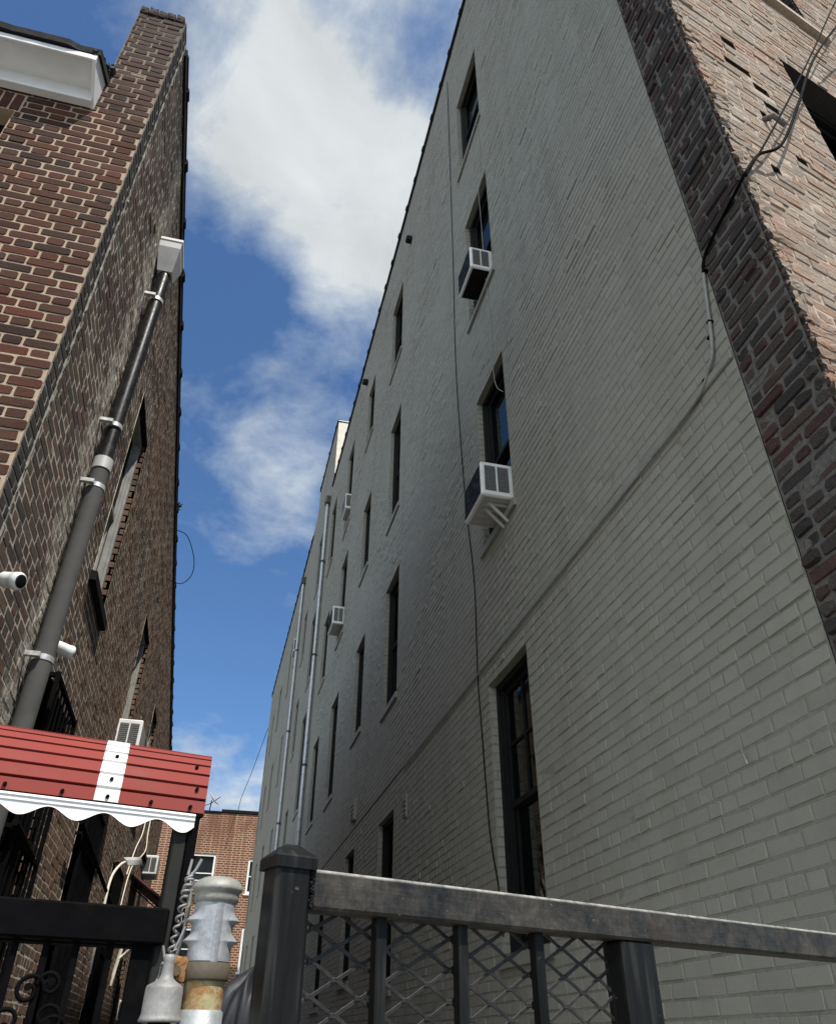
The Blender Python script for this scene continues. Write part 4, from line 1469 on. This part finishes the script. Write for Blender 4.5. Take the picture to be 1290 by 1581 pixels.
abox(m, -14, 0.3, YB - 0.06, YB + 0.2, TE - 0.02, TE + 0.09, 0.02)
abox(m, 0.3, 9, YB - 0.06, YB + 0.2, TE + 0.02, TE + 0.20, 0.02)
build('coping', m, M_tile_shade, endb)
for h in eh:
    window(endb, V(0, YB, 0), UX, NY, h, 0.03, frame=M_white, fw=0.11, lining=M_blind, simple=True, sill=(0.06, 0.08), sill_mat=M_whitetrim)
ac_unit(V(0, YB, 0), UX, NY, -0.80, 0.75, 8.20, 0.5, 0.35, 'far white air conditioner in the white framed window of the orange brick building', 1, coil_dark=False, low=True)
t = thing('satellite_dish', 'small grey satellite dish on the roof of the far brick building', 'dish', (-0.38, YB + 0.1, TE))
m = MB()
D = V(0.75, -0.25, 0.62)
D /= np.linalg.norm(D)
X = np.cross(D, (0, 0, 1.0))
X /= np.linalg.norm(X)
Yv = np.cross(D, X)
lathe(m, [(0.0, 0.0), (0.15, 0.012), (0.30, 0.045), (0.42, 0.10), (0.425, 0.115), (0.30, 0.06), (0.0, 0.012)], (-0.28, YB + 0.1, TE + 0.70), 28, axis=(X, Yv, D))
build('reflector', m, M_hopper, t)
m = MB()
tube(m, [(-0.38, YB + 0.1, TE), (-0.33, YB + 0.1, TE + 0.66)], 0.03, 8)
tube(m, [(-0.70, YB + 0.1, TE + 0.35), (-0.34, YB + 0.1, TE + 0.5), (0.12, YB - 0.05, TE + 0.85)], 0.02, 6)
build('mount', m, M_blackmetal, t)
m = MB()
tube(m, smooth_path([(2.15, 43, 16.2), (1.6, 44, 14.0), (1.25, 45.5, 12.9), (1.2, YB + 0.2, 12.2)]), 0.015, 5)
tag(build('wire', m, M_cable), 'thin wire dropping from the far grey roof to the orange brick roof', 'wire')

# ------------------------------------------------------------------ awning and iron gate at the left
S_ = 2.7 / 1.85
AZG = math.radians(76)
HG = V(math.sin(AZG), math.cos(AZG), 0)
NG = V(math.cos(AZG), -math.sin(AZG), 0)
PG = V(-0.026 * S_, 1.85 * S_, 1.6)


def g(u, z, n=0.0):
    """gate frame: u along the gate, z measured from eye height, n outward"""
    return PG + HG * u + NG * n + V(0, 0, z)


aw = thing('awning', 'brick red metal awning with a white stripe and scalloped white valance', 'awning', tuple(g(-0.5, 0.55)))
UL = -1.75
# barrel section: lower edge at n=0, curving back and up
zl, zt_ = 0.612, 0.868
nseg = 7
zl = 0.612
nc_, zc_ = 0.0, zl
chain = [(nc_, zc_)]
step = 0.046
for i in range(nseg):
    ang = math.radians(8 + 64 * (i / (nseg - 1)) ** 1.1)
    nc_ -= step * math.sin(ang)
    zc_ += step * math.cos(ang)
    chain.append((nc_, zc_))
m = MB()
for i in range(nseg):
    n0, z0 = chain[i]
    n1, z1 = chain[i + 1]
    dn, dz_ = n1 - n0, z1 - z0
    L = math.hypot(dn, dz_)
    on, oz = dz_ / L * 0.012, -dn / L * 0.012      # every pan stands out as a shallow tray with a dark gap above it
    k_ = 1.0 if i == nseg - 1 else 0.83
    ring = [(n0 - on * 1.6, z0 - oz * 1.6), (n0 + on, z0 + oz), (n0 + on + dn * k_, z0 + oz + dz_ * k_), (n0 - on * 1.6 + dn * k_, z0 - oz * 1.6 + dz_ * k_), (n1 - on * 1.6, z1 - oz * 1.6)]
    ur = lambda n: -0.22 * n
    for (p, q) in zip(ring[:-1], ring[1:]):
        m.quad(g(UL, p[1], p[0]), g(ur(p[0]), p[1], p[0]), g(ur(q[0]), q[1], q[0]), g(UL, q[1], q[0]))
    m.add([g(ur(n), z, n) for n, z in ring[:4]], [(0, 1, 2, 3)])
    m.add([g(UL, z, n) for n, z in ring[:4]], [(3, 2, 1, 0)])
build('red_panel', m, M_redmetal, aw)
# white joint cover following the pans
m = MB()
ua, ub = -0.345, -0.272
path = []
for i in range(nseg):
    n0, z0 = chain[i]
    n1, z1 = chain[i + 1]
    dn, dz_ = n1 - n0, z1 - z0
    L = math.hypot(dn, dz_)
    on, oz = dz_ / L * 0.0145, -dn / L * 0.0145
    path += [(n0 + on, z0 + oz), (n0 + on + dn * 0.83, z0 + oz + dz_ * 0.83), (n0 + on * 0.3 + dn * 0.88, z0 + oz * 0.3 + dz_ * 0.88), (n0 + on * 0.3 + dn * 0.99, z0 + oz * 0.3 + dz_ * 0.99)]
ln = lambda n: -0.12 * n
for (p, q) in zip(path[:-1], path[1:]):
    m.quad(g(ua + ln(p[0]), p[1], p[0]), g(ub + ln(p[0]), p[1], p[0]), g(ub + ln(q[0]), q[1], q[0]), g(ua + ln(q[0]), q[1], q[0]))
    for uu in (ua, ub):
        m.quad(g(uu + ln(p[0]), p[1], p[0]), g(uu + ln(p[0]), p[1], p[0] - 0.004), g(uu + ln(q[0]), q[1], q[0] - 0.004), g(uu + ln(q[0]), q[1], q[0]))
build('white_stripe', m, M_whitetrim, aw)
# screws
for (uu, ci, fr_) in ((-0.60, 0, 0.3), (-0.44, 0, 0.3), (-0.308, 0, 0.3), (-0.306, 1, 0.5), (-0.300, 3, 0.4), (-0.175, 0, 0.3), (-0.050, 0, 0.3), (-0.035, 1, 0.6), (-0.038, 3, 0.5), (-0.76, 0, 0.3), (-0.92, 0, 0.3)):
    n0, z0 = chain[ci]
    n1, z1 = chain[ci + 1]
    dn, dz_ = n1 - n0, z1 - z0
    L = math.hypot(dn, dz_)
    on, oz = dz_ / L, -dn / L
    c = (n0 + dn * fr_ + on * 0.013, z0 + dz_ * fr_ + oz * 0.013)
    m = MB()
    tube(m, [g(uu, c[1], c[0]), g(uu, c[1] + oz * 0.008, c[0] + on * 0.008)], 0.006, 8)
    build('screw', m, M_blackmetal, aw)
# scalloped valance sheet with a ribbed band
m = MB()
ns = 260
u0v, u1v = UL, -0.030
per = 0.159
v_top = 0.607
rows = []
for i in range(ns + 1):
    u = u0v + (u1v - u0v) * i / ns
    ph = (u + 0.066) / per * 2 * math.pi
    zb_ = 0.5785 - 0.031 * (0.5 + 0.5 * math.cos(ph))
    if u > -0.05:
        zb_ += (u + 0.05) * 0.3
    rows.append((u, zb_))
prof_n = [(v_top, 0.020), (v_top - 0.007, 0.026), (v_top - 0.009, 0.022), (v_top - 0.018, 0.022), (v_top - 0.019, 0.0245), (v_top - 0.021, 0.0245), (v_top - 0.022, 0.021)]
vs = []
for u, zb_ in rows:
    for z, n in prof_n:
        vs.append(g(u, z, n))
    vs.append(g(u, zb_ + 0.003, 0.021))
    vs.append(g(u, zb_, 0.0235))
    vs.append(g(u, zb_, 0.017))
    vs.append(g(u, v_top, 0.014))
K = len(prof_n) + 4
fs = []
for i in range(ns):
    for k in range(K - 1):
        fs.append((i * K + k + 1, (i + 1) * K + k + 1, (i + 1) * K + k, i * K + k))
m.add(vs, fs)
m.add(vs[-K:], [tuple(range(K))])
build('valance', m, M_whitetrim, aw)
m = MB()
cbox(m, g(UL, zl - 0.012, -0.10), HG * (-UL - 0.004), NG * 0.112, V(0, 0, 0.012), 0.003)
tube(m, [g(-0.012, zl + 0.0, 0.0), g(-0.012, chain[3][1], chain[3][0]), g(-0.012, chain[-1][1], chain[-1][0])], 0.012, 6)
m.add([g(-0.008 - 0.22 * n, z - 0.02, n - 0.02) for n, z in chain] + [g(-0.008 - 0.22 * chain[-1][0], zl, chain[-1][0])], [tuple(range(len(chain) + 1))])
build('frame', m, M_blackmetal, aw)

gate = thing('iron_gate', 'black iron entrance gate with scrollwork under the red awning', 'gate', (PG[0], PG[1], 0))
m = MB()
cbox(m, g(UL, 0.236, -0.02), HG * (-UL - 0.062), NG * 0.06, V(0, 0, 0.095), 0.006)
cbox(m, g(UL, 0.232, -0.10), HG * (-UL - 0.10), NG * 0.08, V(0, 0, 0.075), 0.004)
build('beam', m, M_blackmetal, gate)
m = MB()
cbox(m, g(-0.083, -1.6, -0.05), HG * 0.040, NG * 0.055, V(0, 0, 2.21), 0.004)
build('gate_post', m, M_greenblack, gate)
m = MB()
cbox(m, g(-0.041, -1.6, -0.09), HG * 0.030, NG * 0.10, V(0, 0, 2.2), 0.003)
build('side_plate', m, M_blackmetal, gate)
for u in (-0.375, -0.297, -0.205, -0.535, -0.455, -0.615, -0.695, -0.775, -0.855, -0.935, -1.015, -1.1, -1.2, -1.3, -1.4, -1.5):
    m = MB()
    cbox(m, g(u - 0.0095, -1.5, -0.006), HG * 0.018, NG * 0.018, V(0, 0, 1.74), 0.002)
    build('bar', m, M_blackmetal, gate)
m = MB()
cbox(m, g(-0.145, -1.5, -0.008), HG * 0.055, NG * 0.022, V(0, 0, 1.74), 0.002)
build('stile', m, M_blackmetal, gate)


def scroll(cu, cz, sx, sy, turns=1.35, r0=0.052):
    out = []
    for i in range(40):
        a = i / 39 * turns * 2 * math.pi
        r = r0 * (1 - i / 39 * 0.78)
        out.append(g(cu + sx * r * math.cos(a) , cz + sy * (r * math.sin(a)), 0.014))
    return out


for cu, cz, sx, sy, r0 in ((-0.395, 0.115, 1, 1, 0.040), (-0.430, 0.045, 1, -1, 0.050), (-0.335, 0.055, -1, -1, 0.050), (-0.31, 0.02, -1, 1, 0.045), (-0.345, 0.13, -1, 1, 0.032), (-0.41, -0.06, 1, 1, 0.05)):
    m = MB()
    P_ = scroll(cu, cz, sx, sy, 1.3, r0)
    tube(m, P_, 0.006, 6)
    b_ = P_[-1]
    tube(m, [b_ - NG * 0.006, b_ + NG * 0.008], 0.010, 8)
    build('scroll', m, M_blackmetal, gate)

# ------------------------------------------------------------------ steel fence in front
AZF = math.radians(70.4)
HFN = V(math.sin(AZF), math.cos(AZF), 0)
NFN = V(math.cos(AZF), -math.sin(AZF), 0)
P0F = V(0.139, 1.15, 0)


def f(u, z, n=0.0):
    return P0F + HFN * u + NFN * n + V(0, 0, z)


fence = thing('metal_fence', 'worn black steel fence with a capped post and diamond mesh panel', 'fence', (P0F[0], P0F[1], 0))
m = MB()
cbox(m, f(-0.053, 0, -0.042), HFN * 0.054, NFN * 0.047, V(0, 0, 1.803), 0.006)
post = build('post', m, M_post, fence)
m = MB()
o_ = 0.004
a_ = [f(-0.053 - o_, 1.797, 0.005 + o_), f(0.001 + o_, 1.797, 0.005 + o_), f(0.001 + o_, 1.797, -0.042 - o_), f(-0.053 - o_, 1.797, -0.042 - o_)]
b_ = [p + V(0, 0, 0.014) for p in a_]
ci_ = sum(b_) / 4
c_ = [p + (ci_ - p) * 0.06 + V(0, 0, 0.003) for p in b_]
d_ = [p + (ci_ - p) * 0.62 + V(0, 0, 0.017) for p in b_]
e_ = [p + (ci_ - p) * 0.78 + V(0, 0, 0.019) for p in b_]
vs = a_ + b_ + c_ + d_ + e_
fs = [(3, 2, 1, 0)]
for q in range(4):
    for k in range(4):
        k2 = (k + 1) % 4
        fs.append((q * 4 + k, q * 4 + k2, q * 4 + 4 + k2, q * 4 + 4 + k))
fs.append((16, 17, 18, 19))
m.add(vs, fs)
build('cap', m, M_post, post)
m = MB()
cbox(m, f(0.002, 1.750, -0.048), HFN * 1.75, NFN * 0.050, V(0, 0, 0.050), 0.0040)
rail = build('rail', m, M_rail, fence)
m = MB()
for i in range(46):
    z = 1.751 + 0.046 * (i / 45)
    p = f(0.003 + rng.normal(0, 0.002), z, 0.002 + rng.normal(0, 0.0008))
    r_ = rng.uniform(0.0014, 0.0030)
    lathe(m, [(0.0, -r_), (r_ * 0.8, -r_ * 0.6), (r_, 0), (r_ * 0.8, r_ * 0.6), (0.0, r_)], p, 8)
build('weld', m, M_post, rail)
for u_ in (0.128, 0.272, 0.424):
    m = MB()
    cbox(m, f(u_ - 0.0095, 0.15, -0.034), HFN * 0.018, NFN * 0.018, V(0, 0, 1.601), 0.0018)
    build('bar', m, M_post, fence)
m = MB()
cbox(m, f(0.596, 0, -0.052), HFN * 0.080, NFN * 0.050, V(0, 0, 1.7495), 0.004)
build('stile', m, M_post, fence)
# expanded metal sheet
m = MB()
dw, dh = 0.0765, 0.0405
zt_ = 1.753
u_lo, u_hi = 0.004, 0.596
rowsN = int(1.55 / (dh / 2))
r_s = 0.0019


def strand(p, q, mb):
    d_ = q - p
    L_ = np.linalg.norm(d_)
    d_ = d_ / L_
    side = np.cross(d_, NFN)
    cbox(mb, p - side * 0.0027 - NFN * 0.0012, d_ * L_, side * 0.0054, NFN * 0.0024, 0.0006)


for rI in range(0, 34):
    z0 = zt_ - rI * dh / 2
    k = 0
    u = u_lo - (dw / 2 if rI % 2 else 0.0) - 0.012
    while u < u_hi:
        for (ua_, za_, ub_, zb_) in ((u, z0, u + dw / 2, z0 - dh / 2), (u + dw / 2, z0 - dh / 2, u + dw, z0)):
            if ua_ < u_lo:
                if ub_ <= u_lo:
                    continue
                za_ = za_ + (zb_ - za_) * (u_lo - ua_) / (ub_ - ua_)
                ua_ = u_lo
            if ub_ > u_hi:
                if ua_ >= u_hi:
                    continue
                zb_ = za_ + (zb_ - za_) * (u_hi - ua_) / (ub_ - ua_)
                ub_ = u_hi
            tw = 0.0016
            strand(f(ua_, za_, -0.038 + tw), f(ub_, zb_, -0.038 - tw), m)
        p = f(u + dw / 2, z0 - dh / 2, -0.038)
        if u_lo < u + dw / 2 < u_hi:
            cbox(m, p - HFN * 0.0075 - V(0, 0, 0.0035) - NFN * 0.0016, HFN * 0.015, V(0, 0, 0.007), NFN * 0.0036, 0.0012)
        u += dw
build('diamond_mesh', m, M_meshwire, fence)

# ------------------------------------------------------------------ galvanised pole, fitting, twisted wire
PX, PY = 0.018, 1.22
pole = thing('steel_pole', 'rusty galvanised steel pole with a domed cap and sheet metal sleeve', 'pole', (PX, PY, 0))
m = MB()
lathe(m, [(0.0270, 1.7600), (0.0300, 1.7625), (0.0308, 1.7670), (0.0302, 1.7735), (0.0335, 1.7755), (0.0345, 1.7785), (0.0335, 1.7815), (0.0318, 1.7850), (0.0285, 1.7890), (0.0215, 1.7925), (0.0120, 1.7945), (0.0, 1.7950)], (PX, PY, 0), 40,
      fr=lambda a, h: 1 + 0.012 * math.sin(3 * a + 1) + 0.008 * math.sin(7 * a + h * 90))
build('cap', m, M_cap, pole)


def sleeve_r(a, h):
    # two pairs of pulled-out flutes left and right, saw-tooth in height
    s_ = 1.0
    sidew = abs(math.cos(a)) ** 4
    for zc in (1.7385, 1.7135):
        d0 = h - zc
        if -0.009 < d0 < 0.011:
            k = (1 - d0 / 0.011) if d0 > 0 else (1 + d0 / 0.009) ** 2
            s_ += 0.34 * sidew * max(k, 0) ** 1.3
    s_ += 0.05 * (1.760 - h) / 0.07
    return s_ * (1 + 0.006 * math.sin(5 * a + h * 200))


m = MB()
prof = [(0.0272, 1.690 + i * 0.00118) for i in range(61)]
lathe(m, prof[::1], (PX, PY, 0), 72, fr=sleeve_r)
# overlapped seam facing the street
sa = -math.pi / 2 + 0.12
vs = []
for r_, h in prof:
    for da, k in ((-0.02, 1.03), (0.30, 1.035), (0.31, 1.0)):
        a = sa + da
        q = r_ * sleeve_r(a, h) * k
        vs.append((PX + q * math.cos(a), PY + q * math.sin(a), h - 0.002))
m.add(vs, [(3 * i + k, 3 * i + k + 1, 3 * i + 4 + k, 3 * i + 3 + k) for i in range(len(prof) - 1) for k in range(2)], smooth=True)
build('sleeve', m, M_sleeve, pole)
m = MB()
lathe(m, [(0.0262, 1.668), (0.0295, 1.668), (0.0300, 1.671), (0.0300, 1.689), (0.0262, 1.689)], (PX, PY, 0), 40)
rough_block(m, (PX - 0.049, PY - 0.018, 1.666), (0.024, 0, 0), (0, 0.02, 0), (0, 0, 0.029), 0.0007, 1, 0.5, 5, 4, 5)
tube(m, [(PX - 0.038, PY - 0.024, 1.678), (PX - 0.038, PY - 0.014, 1.678)], 0.006, 10)
build('clamp', m, [M_band, M_rust], pole)
m = MB()
lathe(m, [(0.0258, 1.636), (0.0258, 1.669)], (PX, PY, 0), 40)
build('painted_tube', m, M_yellow, pole)
m = MB()
lathe(m, [(0.0285, 0.0), (0.0285, 1.634), (0.026, 1.636)], (PX, PY, 0), 40, fr=lambda a, h: 1 + 0.01 * math.sin(4 * a))
build('lower_sleeve', m, M_sleeve, pole)
m = MB()
lathe(m, [(0.0245, 0.0), (0.0245, 1.75)], (PX, PY, 0), 24)
build('core_tube', m, M_blackmetal, pole)

m = MB()
FX, FY = -0.031, 1.195
lathe(m, [(0.0, 1.622), (0.0255, 1.622), (0.0265, 1.6240), (0.0250, 1.6265), (0.0238, 1.630), (0.0234, 1.658), (0.0222, 1.6610), (0.0130, 1.6660), (0.0092, 1.6690), (0.0076, 1.674), (0.0066, 1.688), (0.0078, 1.692), (0.0055, 1.696), (0.0, 1.6965)], (FX, FY, 0), 36,
      fr=lambda a, h: 1 + 0.008 * math.sin(3 * a + h * 60))
tag(build('pipe_fitting', m, M_bell), 'grey bell shaped metal fitting beside the rusty clamp', 'fitting')
m = MB()
tube(m, [(FX, FY, 0.0), (FX, FY, 1.6219)], 0.014, 14)
tag(build('support_rod', m, M_blackmetal), 'dark upright rod carrying the grey bell shaped fitting', 'rod')

m = MB()


def helix(a, b, r, turns, tr, mb, ph=0.0):
    a, b = np.asarray(a, float), np.asarray(b, float)
    ax = b - a
    L_ = np.linalg.norm(ax)
    ax /= L_
    e1 = np.cross(ax, (0, 1.0, 0))
    e1 /= np.linalg.norm(e1)
    e2 = np.cross(ax, e1)
    n_ = int(turns * 12)
    tube(mb, [a + ax * L_ * i / n_ + r * (e1 * math.cos(ph + 2 * math.pi * turns * i / n_) + e2 * math.sin(ph + 2 * math.pi * turns * i / n_)) for i in range(n_ + 1)], tr, 6)


A_, B_ = (-0.0320, 1.245, 1.693), (-0.0240, 1.25, 1.800)
tube(m, smooth_path([(-0.0250, 1.24, 1.690), (-0.0200, 1.245, 1.72), (-0.0180, 1.25, 1.765), (-0.0210, 1.25, 1.785)]), 0.0028, 8)
helix(A_, B_, 0.0042, 8.5, 0.0019, m)
helix((-0.0270, 1.245, 1.77), (-0.0220, 1.25, 1.797), 0.0045, 3.5, 0.0021, m, 1.5)
tube(m, smooth_path([(-0.0240, 1.25, 1.797), (-0.0170, 1.25, 1.806), (-0.0100, 1.25, 1.822)]), 0.0024, 7)
tube(m, smooth_path([(-0.0260, 1.25, 1.80), (-0.0240, 1.252, 1.818), (-0.0235, 1.252, 1.822)]), 0.0021, 7)
tube(m, smooth_path([(-0.0270, 1.24, 1.694), (-0.0330, 1.235, 1.688), (-0.0410, 1.23, 1.688)]), 0.0022, 7)
tag(build('twisted_wire', m, M_bell), 'bundle of twisted grey wire ties beside the domed pole cap', 'wire')
m = MB()
helix((-0.034, 1.21, 1.665), (-0.026, 1.21, 1.708), 0.0022, 5, 0.0011, m)
tube(m, smooth_path([(-0.028, 1.21, 1.700), (-0.022, 1.21, 1.717), (-0.018, 1.212, 1.730)]), 0.0016, 6)
tube(m, smooth_path([(-0.037, 1.20, 1.69), (-0.042, 1.20, 1.706)]), 0.0018, 6)
tube(m, smooth_path([(-0.046, 1.20, 1.66), (-0.041, 1.205, 1.672), (-0.040, 1.2, 1.682)]), 0.0015, 6)
tag(build('wire_tie', m, M_bell), 'loose bright wire ends twisted above the grey bell fitting', 'wire')
m = MB()
tube(m, smooth_path([(-0.018, 1.3, 1.765), (-0.027, 1.3, 1.762), (-0.025, 1.3, 1.745), (-0.020, 1.3, 1.752)]), 0.0010, 6)
tag(build('wire_tie', m, M_bell), 'thin curled wire on the dark gate post', 'wire')

# ------------------------------------------------------------------ black plastic bundle behind the post
m = MB()
cxb, cyb = 0.135, 2.05
vs = []
nn, mm = 72, 60
for j in range(mm + 1):
    h = j / mm
    z = 1.735 * h
    base_r = 0.085 if h < 0.9 else 0.085 * math.sqrt(max(1 - ((h - 0.9) / 0.1) ** 2, 0.0))
    for i in range(nn):
        a = 2 * math.pi * i / nn
        w1 = 0.11 * math.sin(5 * a + 9 * h) + 0.08 * math.sin(11 * a - 17 * h + 2 * math.sin(3 * a)) + 0.07 * abs(math.sin(7 * a + 26 * h + math.sin(31 * h)))
        q = base_r * (1 + w1 * 0.9)
        vs.append((cxb + q * math.cos(a), cyb + q * math.sin(a), z + 0.012 * math.sin(6 * a + 20 * h) * h))
fs = []
for j in range(mm):
    for i in range(nn):
        i2 = (i + 1) % nn
        fs.append((j * nn + i, j * nn + i2, (j + 1) * nn + i2, (j + 1) * nn + i))
m.add(vs, fs, smooth=True)
tag(build('plastic_bag', m, M_bag), 'crumpled black plastic bag bundle between the pole and the fence post', 'bag')
